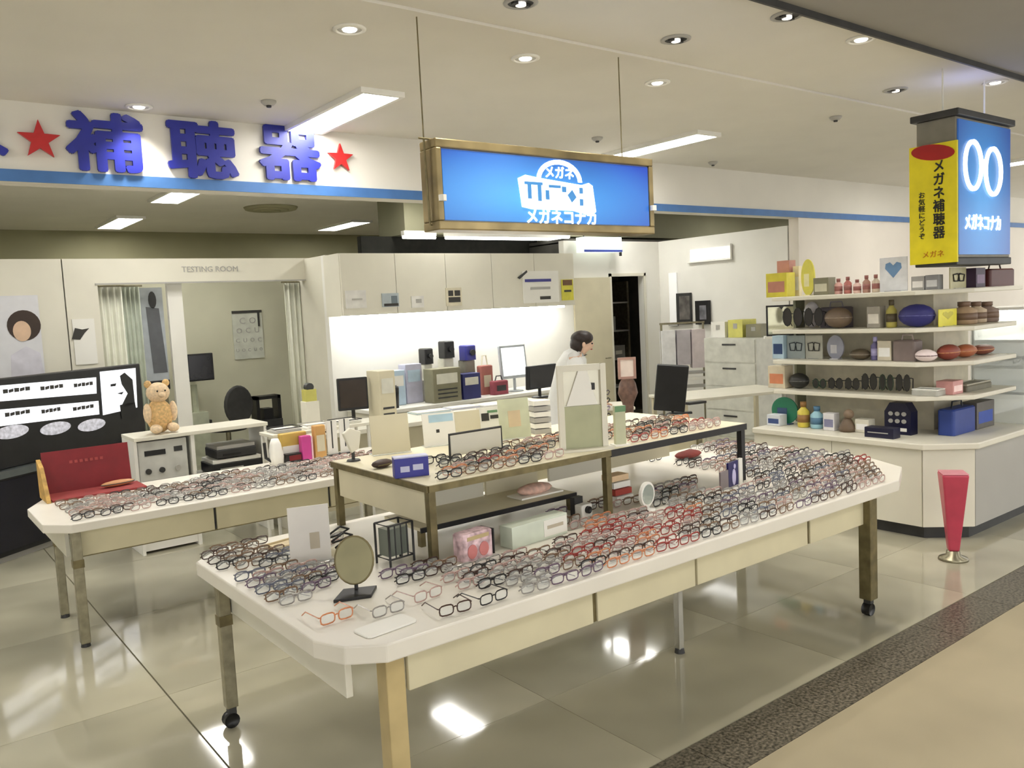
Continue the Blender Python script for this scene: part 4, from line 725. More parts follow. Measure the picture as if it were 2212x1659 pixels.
zc = ony(513, 875, 10.0).z; MB().slab([(.20*math.cos(2*PI*j/24), zc+.24*math.sin(2*PI*j/24)) for j in range(24)], -.05, .0).build('backrest', M_DARK, t, bevel=.02); MB().lathe([(.22, .44), (.24, .47), (.22, .51)], 20, 0, .22).build('seat', M_DARK, t, True); MB().tube([(0, .22, .08), (0, .22, .44)], .03).build('pole', M_STEEL, t); MB().tube([(0, .0, zc-.1), (0, .03, .46), (0, .2, .44)], .018).build('back_bar', M_DARK, t)
for k in range(5): MB().tube([(0, .22, .09), (.26*math.cos(2*PI*k/5), .22+.26*math.sin(2*PI*k/5), .04)], [.025, .018]).build('star_leg', M_DARK, t)
t = thing('exam_device', 'black boxy instrument behind the round-backed chair', 'instrument', (ony(575, 880, 10.3).x, 10.3, 0)); zc = ony(575, 905, 10.3).z; B(-.16, .16, -.12, .12, 0, zc).build('table_column', M_DARK, t); MB().box(-.16, -.12, -.1, .1, zc, zc+.3).box(.12, .16, -.1, .1, zc, zc+.3).box(-.16, .16, -.1, .1, zc+.26, zc+.3).build('instrument_frame', M_BLACK, t); B(-.06, .06, -.08, .08, zc, zc+.14).build('head_unit', M_BLACK, t)
t = thing('trolley', 'slim pale green trolley under the wall monitor', 'trolley', (ony(425, 880, 10.7).x, 10.75, 0)); zc = ony(425, 830, 10.75).z; B(-.12, .12, -.12, .12, 0, zc-.35).build('cabinet', mat('pale_green_metal', rgb(196, 200, 176), .5), t); MB().tube([(0, 0, zc-.35), (0, 0, zc)], .04).build('column', mat('pale_green_metal', rgb(196, 200, 176), .5), t); B(-.2, .16, -.1, .1, zc-.5, zc-.46).build('side_shelf', M_DARK, t)

# upper cabinets with strip light over the workbench
uc = thing('wall_cabinet', 'run of cream wall cabinets with notes above the lit workbench', 'cabinet', (0, 0, 0))
B(3.98, 7.27, 8.08, 8.45, 1.76, 2.42).build('carcass', M_CREAM, uc)
for k in range(5): B(3.985+.655*k, 3.985+.655*(k+1)-.006, 8.055, 8.08, 1.765, 2.415).build('cabinet_door', M_CREAM, uc)
B(4.05, 7.2, 8.2, 8.26, 1.735, 1.76).build('strip_light', mat('undershelf_tube', (1, 1, .98), .5, noise=.01, emit=16), uc)
def note(px0, py0, px1, py1, m_, label, marks, cat='notice', Y=8.05, name='wall_note'):
    a = ony(px0, py0, Y); b = ony(px1, py1, Y); t = thing(name, label, cat, (0, 0, 0)); B(a.x, b.x, Y-.006, Y+.004, b.z, a.z).build('sheet', m_, t); w_, h_ = b.x-a.x, a.z-b.z
    for (x0, x1, z0, z1, mk) in marks: B(a.x+w_*x0, a.x+w_*x1, Y-.009, Y-.006, b.z+h_*z0, b.z+h_*z1).build('printed_mark', mk, t)
    return t
note(745, 628, 792, 665, mat('note_paper', rgb(228, 226, 220), .6), 'faint white note at the near end of the wall cabinets', [(.3, .8, .45, .55, M_GREY)])
note(824, 634, 862, 662, mat('photo_grey', rgb(176, 186, 190), .5), 'blue grey photo note on the wall cabinets', [(.1, .95, .05, .25, M_INKD), (.55, .9, .25, .8, mat('slate_print', rgb(110, 122, 130), .5))])
note(888, 640, 916, 664, mat('note_paper', rgb(228, 226, 220), .6), 'small white note beside the blue grey photo', [(.35, .8, .4, .75, M_GREY)])
note(962, 622, 998, 660, mat('beige_note', rgb(222, 214, 188), .6), 'beige note with two rows of dark print on the cabinets', [(.15, .45, .55, .85, M_INKD), (.55, .9, .55, .85, M_INKD), (.15, .9, .2, .48, M_INKD)])
t = note(1128, 586, 1208, 652, M_WHITE, 'white direction sign with a blue bar and arrow on the cabinets', [(.05, .78, .66, .75, mat('violet_blue_bar', rgb(60, 60, 140), .5)), (.2, .75, .42, .5, M_GREY), (.45, .75, .1, .2, M_INKD)], 'sign', name='direction_sign')
c = ony(1128, 598, 8.05); k_ = msc(c); MB().slab([(c.x-14*k_, c.z-2*k_), (c.x+12*k_, c.z+14*k_), (c.x+14*k_, c.z+10*k_), (c.x-8*k_, c.z-5*k_)], 8.040, 8.045).build('printed_arrow', M_DARK, t)
note(1212, 604, 1239, 648, mat('yellow_card', rgb(220, 212, 70), .5), 'yellow and brown card at the far end of the cabinets', [(.1, .9, .72, .98, mat('brown_print', rgb(110, 76, 40), .5)), (.2, .8, .4, .5, M_INKD)])
# strip lights above the partition and dark gap
for k, (a_, b_) in enumerate(((870, 940), (962, 1228))):
    p0 = ony(a_, 498, 8.9); p1 = ony(b_, 502, 8.9); t = thing('tube_light', ('short tube light under the soffit end beside the sign', 'long tube light under the soffit behind the sign')[k], 'tube light', (0, 0, 0)); B(p0.x, p1.x, 8.87, 8.948, 2.70, 2.76).build('housing', M_WHITE, t); MB().tube([(p0.x, 8.905, 2.683), (p1.x, 8.905, 2.683)], .02, 10).build('tube', M_TUBE, t, True)
a = ony(1255, 512, 8.3); b = ony(1338, 545, 8.3); t = thing('exit_box', 'white hanging light box with a blue lower edge above the door', 'light box', (0, 0, 0)); B(a.x, b.x, 8.25, 8.40, b.z, a.z).build('box', mat('greenish_lightbox', rgb(232, 244, 236), .4, noise=.01, emit=.5), t); B(a.x, b.x, 8.24, 8.25, b.z, b.z+.03).build('blue_edge', mat('deep_blue', rgb(52, 70, 160), .5), t); MB().tube([(b.x+.02, 8.3, b.z-.05), (b.x+.02, 8.3, 3.2)], .02).tube([(a.x+.05, 8.3, a.z), (a.x+.05, 8.3, 3.2)], .01).build('hanger', M_DARK, t)
# side wall fittings (face looking to -X, plane X = 9.3)
def sidebox(px0, py0, px1, py1, X, dx, m_, name, parent): a = onx(px0, py0, X); b = onx(px1, py1, X); return B(X-dx, X, min(a.y, b.y), max(a.y, b.y), b.z, a.z).build(name, m_, parent), a, b
t = thing('wall_lamp', 'flat white wall light glowing high on the side wall', 'wall light', (0, 0, 0)); sidebox(1486, 537, 1582, 560, 9.29, .04, M_WHITE, 'housing', t); sidebox(1492, 541, 1576, 556, 9.25, .012, mat('wall_lamp_glow', (1, .99, .96), .4, noise=.01, emit=1.6), 'diffuser', t)
t = thing('side_picture', 'grey framed picture on the side wall nearest the door', 'picture', (0, 0, 0)); sidebox(1463, 634, 1496, 700, 9.29, .03, M_DARK, 'frame', t); sidebox(1467, 640, 1491, 690, 9.26, .004, mat('smoky_print', rgb(104, 100, 96), .4, noise=.3, scale=8), 'print', t)
t = thing('side_picture', 'smaller black framed picture on the side wall', 'picture', (0, 0, 0)); sidebox(1506, 650, 1536, 700, 9.29, .05, M_BLACK, 'frame', t); sidebox(1511, 660, 1526, 690, 9.24, .004, mat('grey_print', rgb(120, 120, 126), .4, noise=.3, scale=8), 'print', t)
t = thing('notice_board', 'faintly glowing white vertical board at the side wall corner', 'board', (0, 0, 0)); sidebox(1446, 590, 1466, 700, 9.29, .02, mat('glowing_white_board', rgb(250, 250, 248), .4, noise=.01, emit=.12), 'board', t); sidebox(1446, 700, 1466, 704, 9.29, .02, M_GREY, 'edge', t)  # slight glow put into the board, which is no lamp
# ================================================================== WORKBENCH UNDER THE CABINETS
wb = thing('workbench', 'long white workbench with cupboards under the lit wall', 'workbench', (0, 0, 0))
B(4.12, 7.25, 7.72, 8.44, .71, .75).build('bench_top', M_WHITE, wb, bevel=.004); B(4.14, 7.23, 7.80, 8.44, .0, .71).build('carcass', M_CREAM, wb)
for k in range(5): B(4.15+.615*k, 4.15+.615*(k+1)-.01, 7.78, 7.80, .06, .70).build('cupboard_door', M_CREAM, wb)
WZ = .7515
def bench(px0, px1, pytop, Y, label, cat, name, maker, zb=WZ, rz=0):
    a = ony(px0, 800, Y); b = ony(px1, 800, Y); h_ = max(.03, ony((px0+px1)/2, pytop, Y).z-zb); t = thing(name, label, cat, ((a.x+b.x)/2, Y, zb), rz); maker(t, (b.x-a.x)/2, h_); return t
def mk_box(m1, m2, d=.14, slots=0):
    def f(t, w_, h_):
        B(-w_, w_, -d, d, 0, h_).build('body', m1, t, bevel=.005); B(-w_*.75, w_*.75, -d-.003, -d, h_*.55, h_*.85).build('front_panel', m2, t)
        for k in range(slots): B(-w_*.7, w_*.7, -d-.004, -d, h_*(.12+.12*k), h_*(.16+.12*k)).build('slot', M_DARK, t)
    return f
def mk_monitor(m1, m2, tilt=0):
    def f(t, w_, h_):
        MB().lathe([(w_*.5, 0), (w_*.45, .012)], 16).build('foot', m1, t, True); MB().tube([(0, .02, .01), (0, .02, h_*.5)], .018).build('pole', m1, t)
        q = MB(); q.M = Matrix.Rotation(tilt, 4, 'X'); q.box(-w_, w_, -.02, .02, h_*.28, h_); q.build('housing', m1, t, bevel=.008); q = MB(); q.M = Matrix.Rotation(tilt, 4, 'X'); q.box(-w_*.88, w_*.88, -.024, -.02, h_*.34, h_*.95); q.build('screen', m2, t)
    return f
def mk_machine(m1, m2, m3):
    def f(t, w_, h_):
        MB().rbox(-w_, w_, -.13, .13, 0, h_*.42, .03).build('base_unit', m1, t); MB().rbox(-w_*.55, w_*.55, -.05, .10, h_*.42, h_*.7, .02).build('column', m1, t); MB().rbox(-w_*.6, w_*.45, -.10, .06, h_*.7, h_, .02).build('head_unit', m2, t); MB().tube([(0, -.10, h_*.85), (0, -.13, h_*.85)], w_*.25, 12).build('eyepiece', m3, t)
    return f
def mk_bag(m1, m2):
    def f(t, w_, h_):
        MB().rbox(-w_, w_, -.05, .05, 0, h_*.75, .02).build('body', m1, t); MB().tube([(-w_*.5, 0, h_*.74), (-w_*.3, 0, h_), (w_*.3, 0, h_), (w_*.5, 0, h_*.74)], .008).build('handle', m2, t, True); B(-w_*.6, w_*.6, -.053, -.05, h_*.2, h_*.5).build('printed_patch', m2, t)
    return f
M_SCR = mat('dark_screen', rgb(30, 30, 36), .15); M_PBL = mat('pale_blue_box', rgb(186, 208, 226), .5); M_CRD = mat('cream_device', rgb(216, 214, 200), .4); M_OLB = mat('olive_device', rgb(134, 130, 106), .5); M_CBL = mat('cobalt', rgb(58, 60, 150), .4)
bench(836, 866, 800, 8.1, 'pale blue box at the near end of the workbench', 'box', 'bench_box', mk_box(M_PBL, M_WHITE, .08)); bench(868, 903, 786, 8.15, 'lilac grey box beside the pale blue box on the workbench', 'box', 'bench_box', mk_box(mat('lilac_box', rgb(190, 190, 210), .5), M_PBL, .08))
bench(842, 858, 835, 7.85, 'small black lens cup in front of the pale blue box', 'cup', 'lens_cup', lambda t, w_, h_: (MB().lathe([(w_*.8, 0), (w_, h_*.9), (w_*.9, h_)], 14).build('body', M_BLACK, t, True), MB().lathe([(w_*.5, h_), (w_*.5, h_+.01)], 12).build('lid_knob', M_DARK, t)))
bench(904, 938, 752, 8.22, 'pale instrument with a black eyepiece head on the workbench', 'instrument', 'slit_lamp', mk_machine(M_CRD, M_BLACK, M_DARK))
bench(924, 984, 795, 7.90, 'olive lens edging machine with a dark front on the workbench', 'machine', 'lens_edger', mk_box(M_OLB, M_CRD, .10, 3))
bench(946, 986, 736, 8.28, 'pale machine topped by a black box behind the olive machine', 'machine', 'lens_meter', mk_machine(M_CRD, M_BLACK, M_BLACK))
bench(990, 1032, 745, 8.25, 'grey machine with a cobalt blue top on the workbench', 'machine', 'bench_machine', mk_machine(mat('mid_grey', rgb(146, 142, 130), .5), M_CBL, M_DARK)); bench(990, 1028, 806, 7.88, 'navy blue tray in front of the cobalt topped machine', 'tray', 'navy_tray', mk_box(mat('navy_tray', rgb(38, 44, 104), .4), M_CRD, .08))
bench(1034, 1060, 768, 8.05, 'rust and cream paper bag standing on the workbench', 'bag', 'paper_bag', mk_bag(mat('rust_paper', rgb(170, 106, 96), .7), M_CREAM2)); bench(1060, 1092, 812, 7.9, 'dark pink bag beside the rust paper bag', 'bag', 'paper_bag', mk_bag(mat('rose_bag', rgb(150, 72, 84), .7), M_DARK))
bench(1084, 1140, 745, 8.0, 'white tilted screen in a grey rim on the workbench', 'screen', 'white_screen', mk_monitor(mat('silver_rim', rgb(176, 182, 186), .4), mat('white_screen', (.95, .98, 1), .3, noise=.01, emit=.35), -.1))
# consulting desk in front, where the customers sit
dk = thing('consulting_desk', 'long cream consulting desk behind the raised shelf', 'desk', (0, 0, 0))
B(2.62, 5.62, 6.45, 7.15, .74, .78).build('desk_top', M_CREAM, dk, bevel=.004); B(2.68, 5.56, 6.55, 6.575, .1, .74).build('modesty_panel', M_CREAM2, dk)
for x in (2.66, 4.1, 5.54): B(x-.02, x+.02, 6.55, 7.1, 0, .74).build('side_panel', M_CREAM, dk)
bench(728, 788, 816, 6.95, 'brown-black monitor at the near end of the consulting desk', 'monitor', 'desk_monitor', mk_monitor(M_BLACK, mat('brown_screen', rgb(52, 42, 34), .25), 0), .7815, -.25); bench(1132, 1200, 788, 6.95, 'large black monitor beside the person in white', 'monitor', 'desk_monitor', mk_monitor(M_BLACK, M_SCR, .05), .7815, .1)
bench(804, 838, 800, 6.85, 'beige computer tower beside the brown-black monitor', 'computer', 'computer_tower', mk_box(M_CREAM2, M_CRD, .12, 2), .7815); bench(652, 676, 826, 6.9, 'yellow tape dispenser with a dark reel on the desk end', 'dispenser', 'tape_dispenser', lambda t, w_, h_: (B(-w_*1.2, w_*1.2, -.06, .06, 0, h_*.6).build('cream_block', M_CREAM, t, bevel=.004), B(-w_, w_, -.04, .04, h_*.6, h_*.85).build('yellow_body', mat('yellow_green', rgb(196, 190, 100), .5), t), MB().tube([(0, -.03, h_*.9), (0, .03, h_*.9)], w_*.7, 12).build('dark_reel', M_DARK, t)), .7815); bench(672, 712, 848, 6.62, 'flat black keyboard tray on the desk end', 'keyboard', 'keyboard', lambda t, w_, h_: (B(-w_, w_, -.06, .06, 0, .02).build('tray', M_BLACK, t), B(-w_*.9, w_*.9, -.05, .05, .02, .026).build('key_field', M_DARK, t)), .7815)
for k, (px0, px1, py, c, lb) in enumerate(((838, 915, 866, (206, 222, 226), 'pale blue folder lying on the consulting desk'), (934, 1000, 860, (196, 198, 214), 'lilac grey folder lying on the consulting desk'), (1032, 1090, 858, (214, 212, 206), 'white folder lying on the desk near the large monitor'))):
    a = onz((px0+px1)/2, py+18, .7815); wf = (px1-px0)/2*msc(a); t = thing('folder', lb, 'folder', (a.x, min(max(a.y, 6.62), 6.95), .7815), -.1); B(-wf, wf, -.11, .11, 0, .012).build('cover', colm(*c), t); B(-wf*.95, wf*.95, -.1, .1, .0125, .018).build('papers', M_WHITE, t)

# ================================================================== CONSOLE WITH APPLIANCES BEHIND THE SMALLER TABLE
cn = thing('console_shelf', 'narrow cream console shelf carrying the plush toy', 'console', (0, 0, 0)); a = ony(282, 935, 6.8); b = ony(562, 930, 6.8)
B(a.x, b.x+.04, 6.72, 7.12, .885, .915).build('console_top', M_CREAM, cn, bevel=.004); c = ony(412, 1000, 6.8).x
for x in (a.x+.01, c+.01, b.x+.02): B(x-.012, x+.012, 6.74, 7.10, 0, .885).build('upright', M_WHITE, cn)
B(a.x+.02, c, 6.78, 7.1, .02, .45).build('lower_cabinet', M_WHITE, cn); B(c+.02, b.x+.01, 6.76, 7.1, .52, .535).build('middle_shelf', M_GREY, cn); B(a.x+.02, c, 6.78, 7.1, .455, .47).build('middle_shelf', M_WHITE, cn)
t = thing('stereo', 'white stereo with black slots and knobs under the console shelf', 'stereo', ((a.x+c)/2, 6.92, .4715)); w_ = (c-a.x)/2-.03
B(-w_, w_, -.16, .16, 0, .40).build('body', mat('stereo_white', rgb(206, 206, 200), .45), t, bevel=.006); B(-w_*.75, w_*.1, -.164, -.16, .29, .33).build('slot', M_BLACK, t); B(w_*.45, w_*.8, -.164, -.16, .30, .34).build('display', M_DARK, t)
for x in (-.65, -.1, .55): MB().tube([(w_*x, -.16, .17), (w_*x, -.175, .17)], .022, 12).build('knob', M_DARK if x < .5 else M_GREY, t)
B(-w_*.9, w_*.9, -.163, -.16, .09, .10).build('groove', M_GREY, t)
for k, (px0, px1, z0, h_, lb) in enumerate(((440, 560, .5365, .11, 'black printer with a white lid on the console middle shelf'), (452, 548, .655, .10, 'grey receiver stacked on the black printer'))):
    p0 = ony(px0, 980, 6.9); p1 = ony(px1, 980, 6.9); t = thing(('printer', 'receiver')[k], lb, ('printer', 'receiver')[k], ((p0.x+p1.x)/2, 6.92, z0+.001)); w_ = (p1.x-p0.x)/2-.02
    B(-w_, w_, -.15, .15, 0, h_*.7).build('body', M_BLACK if k == 0 else M_DARK, t, bevel=.006); B(-w_*.95, w_*.95, -.14, .15, h_*.7, h_).build('lid', M_WHITE if k == 0 else M_GREY, t, bevel=.004); B(-w_*.7, w_*.2, -.154, -.15, h_*.2, h_*.35).build('slot', M_GREY if k == 0 else M_BLACK, t)
# plush toy
p = ony(350, 920, 6.85); t = thing('plush_toy', 'tan plush bear sitting on the console shelf beside the screen', 'plush toy', (p.x, 6.9, .919), .1); M_PL = mat('tan_plush', rgb(220, 184, 128), .95, noise=.14, scale=50, bump=.4); M_PL2 = mat('cream_plush', rgb(232, 206, 170), .95, noise=.1, scale=50)
MB().ell((0, 0, .13), (.10, .085, .135), 18, 12).build('body', M_PL, t, True); hd = MB().ell((0, -.01, .315), (.088, .08, .08), 18, 12).build('head', M_PL2, t, True)
for s_ in (-1, 1): MB().ell((s_*.07, 0, .385), (.03, .018, .03), 10, 8).build('ear', M_PL, t, True); MB().ell((s_*.10, -.03, .16), (.032, .035, .08), 10, 8).build('arm', M_PL2, t, True); MB().ell((s_*.065, -.09, .038), (.042, .07, .037), 10, 8).build('leg', M_PL2, t, True); MB().ell((s_*.03, -.083, .33), (.007, .006, .008), 8, 6).build('eye', M_BLACK, hd)
MB().ell((0, -.09, .30), (.03, .025, .022), 10, 8).build('muzzle', M_PL2, hd, True)
# desk tray console between
t = thing('tray_console', 'white side desk with paper trays next to the console shelf', 'desk', (0, 0, 0)); a = ony(560, 905, 6.1); b = ony(790, 890, 6.1)
TXA, TXB = 2.36, 3.2
B(TXA, TXB, 6.52-.42, 6.38, .86, .885).build('desk_top', M_CREAM, t, bevel=.004)
for x in (TXA+.015, TXB-.015):
    for y in (6.13, 6.35): MB().tube([(x, y, 0), (x, y, .86)], .014, 8).build('leg', M_WHITE, t)
for k, (px, lb, m_) in enumerate(((610, 'grey paper tray at the near end of the side desk', M_GREY), (700, 'white paper tray in the middle of the side desk', M_WHITE), (765, 'paper tray with a black strip at the far end of the side desk', M_CRD))):
    x = TXA+.15+.26*k; tr = thing('paper_tray', lb, 'paper tray', (x, 6.24, .8865)); MB().rbox(-.11, .11, -.09, .09, 0, .015, .01).build('tray_base', m_, tr); MB().tube([(-.11, -.09, .03), (.11, -.09, .03), (.11, .09, .03), (-.11, .09, .03)], .004, 5, True).build('rim', M_DARK if k != 1 else M_GREY, tr); B(-.09, .09, -.07, .07, .016, .024).build('papers', M_WHITE, tr)

# ================================================================== THINGS ON THE SMALLER TABLE
T2 = .7012
p = onz(195, 1058, .70); t = thing('red_case', 'open dark red display case with small pale letters and a wooden side', 'display case', (p.x, p.y, T2), 0); k_ = msc(p)
q = MB(); q.M = Matrix.Rotation(-.12, 4, 'X'); q.box(-85*k_, 85*k_, 0, .02, .01, 92*k_); q.build('back_board', mat('dark_red_board', rgb(126, 18, 28), .5, noise=.06), t)
B(-85*k_, 95*k_, -.26, -.0, 0, .012).build('tray_base', mat('red_velvet', rgb(150, 60, 60), .9, noise=.1), t)
q = MB(); q.M = Matrix.Translation((-92*k_, 0, 0)); q.add([(-.012, 0, 0), (.012, 0, 0), (.012, -.27, 0), (-.012, -.27, 0), (-.012, .02, .24), (.012, .02, .24), (.012, -.10, .20), (-.012, -.10, .20)], [(0, 1, 2, 3), (7, 6, 5, 4), (0, 4, 5, 1), (1, 5, 6, 2), (2, 6, 7, 3), (3, 7, 4, 0)]); q.build('side_board', mat('honey_wood', rgb(196, 156, 84), .5, noise=.2, scale=20), t)
for j in range(7):
    q = MB(); q.M = Matrix.Rotation(-.12, 4, 'X'); q.box((-34+10*j)*k_, (-28+10*j)*k_, -.003, -.0005, 62*k_, 68*k_); q.build('gold_letter', mat('gold_print', rgb(160, 56, 52), .4), t)
p2 = onz(243, 1062, .714); t = thing('eyeglass_case', 'slim orange-tan case lying in the red display case', 'eyeglass case', (p.x+.15, p.y-.10, T2+.014), .15); MB().ell((0, 0, .02), (.11, .032, .02), 16, 8).build('shell', mat('orange_tan', rgb(206, 150, 104), .5), t, True); MB().tube([(.108*math.cos(2*PI*k/20), .0315*math.sin(2*PI*k/20), .02) for k in range(20)], .003, 4, True).build('seam', M_DARK, t)
def small(px, py, w_px, h_px, maker, label, cat, name, z=T2, rz=0): p = ony(px, py, 5.88); k_ = msc(p); t = thing(name, label, cat, (p.x, 5.88 if px != 640 else 5.95, z), rz); maker(t, w_px*k_/2, h_px*k_); return t
small(662, 1003, 22, 52, lambda t, w_, h_: (MB().rbox(-w_, w_, -.03, .03, 0, h_, .008).build('body', mat('magenta_pack', rgb(206, 70, 150), .4), t), B(w_, w_+.012, -.03, .03, 0, h_*.95).build('pale_side', mat('pale_pink', rgb(236, 196, 206), .5), t)), 'tall magenta packet on the smaller table', 'packet', 'magenta_packet')
small(692, 992, 26, 70, lambda t, w_, h_: (MB().rbox(-w_, w_, -.03, .03, 0, h_, .01).build('body', mat('amber_pack', rgb(206, 160, 96), .5), t), B(-w_*.7, w_*.7, -.033, -.03, h_*.2, h_*.7).build('printed_label', M_CREAM2, t)), 'amber packet right beside the magenta one', 'packet', 'amber_packet')
small(640, 955, 60, 60, lambda t, w_, h_: (MB().rbox(-w_, w_, -.03, .03, 0, h_, .01).build('body', mat('mustard_pack', rgb(200, 168, 84), .5), t), B(-w_*.9, w_*.5, -.033, -.03, h_*.1, h_*.55).build('printed_label', M_WHITE, t)), 'mustard and white packet behind the magenta one', 'packet', 'mustard_packet')
small(598, 1008, 30, 55, lambda t, w_, h_: (MB().lathe([(w_, 0), (w_*1.1, h_*.3), (w_*.8, h_*.8), (w_*.5, h_)], 14).build('body', M_WHITE, t, True), MB().tube([(-w_*1.6, 0, h_*.9), (-w_*1.5, 0, h_*.3), (-w_*.5, -.02, .012)], .012).build('black_band', M_BLACK, t, True)), 'white jar with a black band at the table back', 'jar', 'white_jar')
small(632, 996, 34, 18, lambda t, w_, h_: (B(-w_, w_, -.03, .03, 0, h_).build('body', M_BLACK, t), B(-w_*.6, w_, -.032, -.03, h_*.2, h_*.8).build('red_front', mat('deep_red', rgb(120, 16, 24), .5), t)), 'small black and red box between the jar and the magenta packet', 'box', 'small_box')
for k, px in enumerate((720, 748)): small(px, 988, 24, 75, lambda t, w_, h_: (B(-w_, w_, -.004, .004, 0, h_).build('panel', M_WHITE, t), B(-w_, w_, -.04, .04, 0, .008).build('foot', M_DARK, t), B(-w_*.1, w_*.1, -.007, -.004, h_*.2, h_).build('divider', M_DARK, t)), ('white leaflet holder beside the amber packet', 'white leaflet holder nearest the raised shelf')[k], 'leaflet holder', 'leaflet_holder')

# ================================================================== BIG SCREEN
TL, TR = Vector((.78, 7.5, 0)), Vector((2.0, 8.4, 0)); tvd = (TR-TL).normalized(); TVA = math.atan2(tvd.y, tvd.x); nrm = Vector((tvd.y, -tvd.x, 0))
def tvu(px, py):
    d = ray(px, py); o = Vector((0, 0, HC)); s_ = ((TR-o).dot(nrm))/d.dot(nrm); h = o+d*s_; return (h-TR).dot(tvd), h.z
tv = thing('display_screen', 'wide black display screen showing white bands and an ink drawing', 'screen', (TR.x, TR.y, 0), TVA)
ur, zt_ = tvu(301, 792); _, zb_ = tvu(301, 935); ul = -2.0; zt_ += .01
B(ul, .02, 0, .09, zb_-.05, zt_+.02).build('housing', M_BLACK, tv, bevel=.01)
M_TVW = mat('screen_white', (.86, .88, .94), .3, noise=.01, emit=.55); M_TVG = mat('screen_grey', rgb(190, 190, 200), .3, noise=.25, scale=30, emit=.3)
def tvq(px0, py0, px1, py1, px2, py2, px3, py3, m_, name, off=.004):
    P = [tvu(px0, py0), tvu(px1, py1), tvu(px2, py2), tvu(px3, py3)]; return MB().slab(P, -off, -off+.003).build(name, m_, tv)
tvq(-60, 838, 207, 815, 208, 850, -60, 872, M_TVW, 'white_band'); tvq(-60, 890, 212, 866, 214, 895, -60, 928, M_TVW, 'white_band'); tvq(215, 803, 292, 795, 296, 880, 222, 897, M_TVW, 'picture_field')
for k, (c, y) in enumerate(((25, 933), (120, 925), (198, 918))):
    u_, z_ = tvu(c, y); MB().slab([(u_+.16*math.cos(2*PI*j/20), z_+.052*math.sin(2*PI*j/20)) for j in range(20)], -.004, -.001).build('grey_oval', M_TVG, tv)
for k, (c, y, w_) in enumerate(((36, 842, .13), (112, 836, .12), (180, 830, .11), (38, 892, .12), (110, 886, .10), (180, 880, .12))):
    u_, z_ = tvu(c, y)
    for j in range(5): MB().slab([(u_+w_*(j/2.5-1), z_-.016), (u_+w_*(j/2.5-.68), z_-.016+.006*(j % 2)), (u_+w_*(j/2.5-.66), z_+.014), (u_+w_*(j/2.5-1), z_+.016-.008*(j % 2))], -.006, -.004).build('screen_mark', M_INKD, tv)
for P in ([(268, 805), (285, 820), (290, 870), (272, 880), (262, 876), (275, 850), (262, 830), (258, 812)], [(238, 830), (250, 828), (248, 834), (238, 835)], [(252, 850), (266, 846), (262, 852)], [(258, 875), (290, 868), (296, 900), (262, 905)]):
    MB().slab([tvu(*q_) for q_ in P], -.007, -.004).build('ink_drawing', M_BLACK, tv)
tc_ = thing('black_cabinet', 'black floor cabinet under the wide display screen', 'cabinet', (TR.x, TR.y, 0), TVA)
B(-2.0, .1, -.04, .42, 0.05, zb_-.11).build('carcass', M_BLACK, tc_, bevel=.006); B(-2.02, .12, -.06, .44, zb_-.11, zb_-.055).build('grey_top', mat('slate_top', rgb(92, 98, 98), .3), tc_); B(-1.95, .05, .0, .4, 0, .05).build('plinth', M_GREY, tc_)
for k in range(2): B(-1.97+1.03*k, -.96+1.03*k, -.052, -.04, .09, zb_-.13).build('cabinet_door', mat('navy_black_gloss', rgb(22, 22, 34), .2), tc_)

# ================================================================== FURNITURE BETWEEN SIDE WALL AND SHELVES
t = thing('drawer_cabinet', 'pale grey drawer cabinet against the side wall', 'cabinet', (8.75, 6.6, 0), -PI/2)
B(-.4, .4, -.25, .25, 0, 1.25).build('carcass', mat('pale_grey_metal', rgb(208, 208, 198), .5), t, bevel=.004)
for k in range(4): d_ = B(-.38, .38, -.262, -.25, .05+.30*k, .33+.30*k).build('drawer_front', mat('pale_grey_metal', rgb(208, 208, 198), .5), t); B(-.1, .1, -.272, -.262, .26+.30*k, .28+.30*k).build('drawer_pull', M_DARK, d_)
for k, (y, lb, m_, h_) in enumerate(((6.32, 'olive box on top of the drawer cabinet', M_OLB, .16), (6.59, 'yellow file standing on the drawer cabinet', mat('lemon_file', rgb(214, 210, 110), .5), .22), (6.86, 'white file on the drawer cabinet nearest the bags', M_WHITE, .20))):
    g = thing('file_box', lb, 'file box', (8.75, y, 1.2515), -PI/2); B(-.11, .11, -.14, .14, 0, h_).build('body', m_, g); B(-.03, .03, -.143, -.14, h_*.5, h_*.8).build('label_plate', M_GREY, g)
t = thing('bag_rack', 'rack of white carrier bags in front of the side wall', 'rack', (8.55, 7.40, 0), -.6)
for x in (-.28, .28): MB().tube([(x, 0, 0), (x, 0, 1.45)], .015).build('upright', M_STEEL, t)
MB().tube([(-.3, 0, 1.45), (.3, 0, 1.45)], .015).build('top_rail', M_STEEL, t); B(-.3, .3, -.15, .15, .78, .80).build('rack_shelf', M_GREY, t)
for k in range(3): B(-.29+.2*k, -.11+.2*k, -.06, .06, .85+.05*(k % 2), 1.36).build('carrier_bag', mat(('bag_white', 'bag_lilac', 'bag_blush')[k], (rgb(238, 238, 240), rgb(196, 190, 196), rgb(228, 216, 218))[k], .5), t)
for k in range(2): B(-.3, .3, -.16, -.12, .70-.1*k, .74-.1*k).build('front_slat', M_GREY if k else M_WHITE, t)
t = thing('side_desk', 'cream low desk between the side wall and the tables', 'desk', (7.2, 5.7, 0), -.3); B(-.7, .7, -.35, .35, .72, .75).build('desk_top', M_CREAM, t, bevel=.004)
for x in (-.66, .66):
    for y in (-.31, .31): B(x-.02, x+.02, y-.02, y+.02, 0, .72).build('leg', M_CREAM2, t)

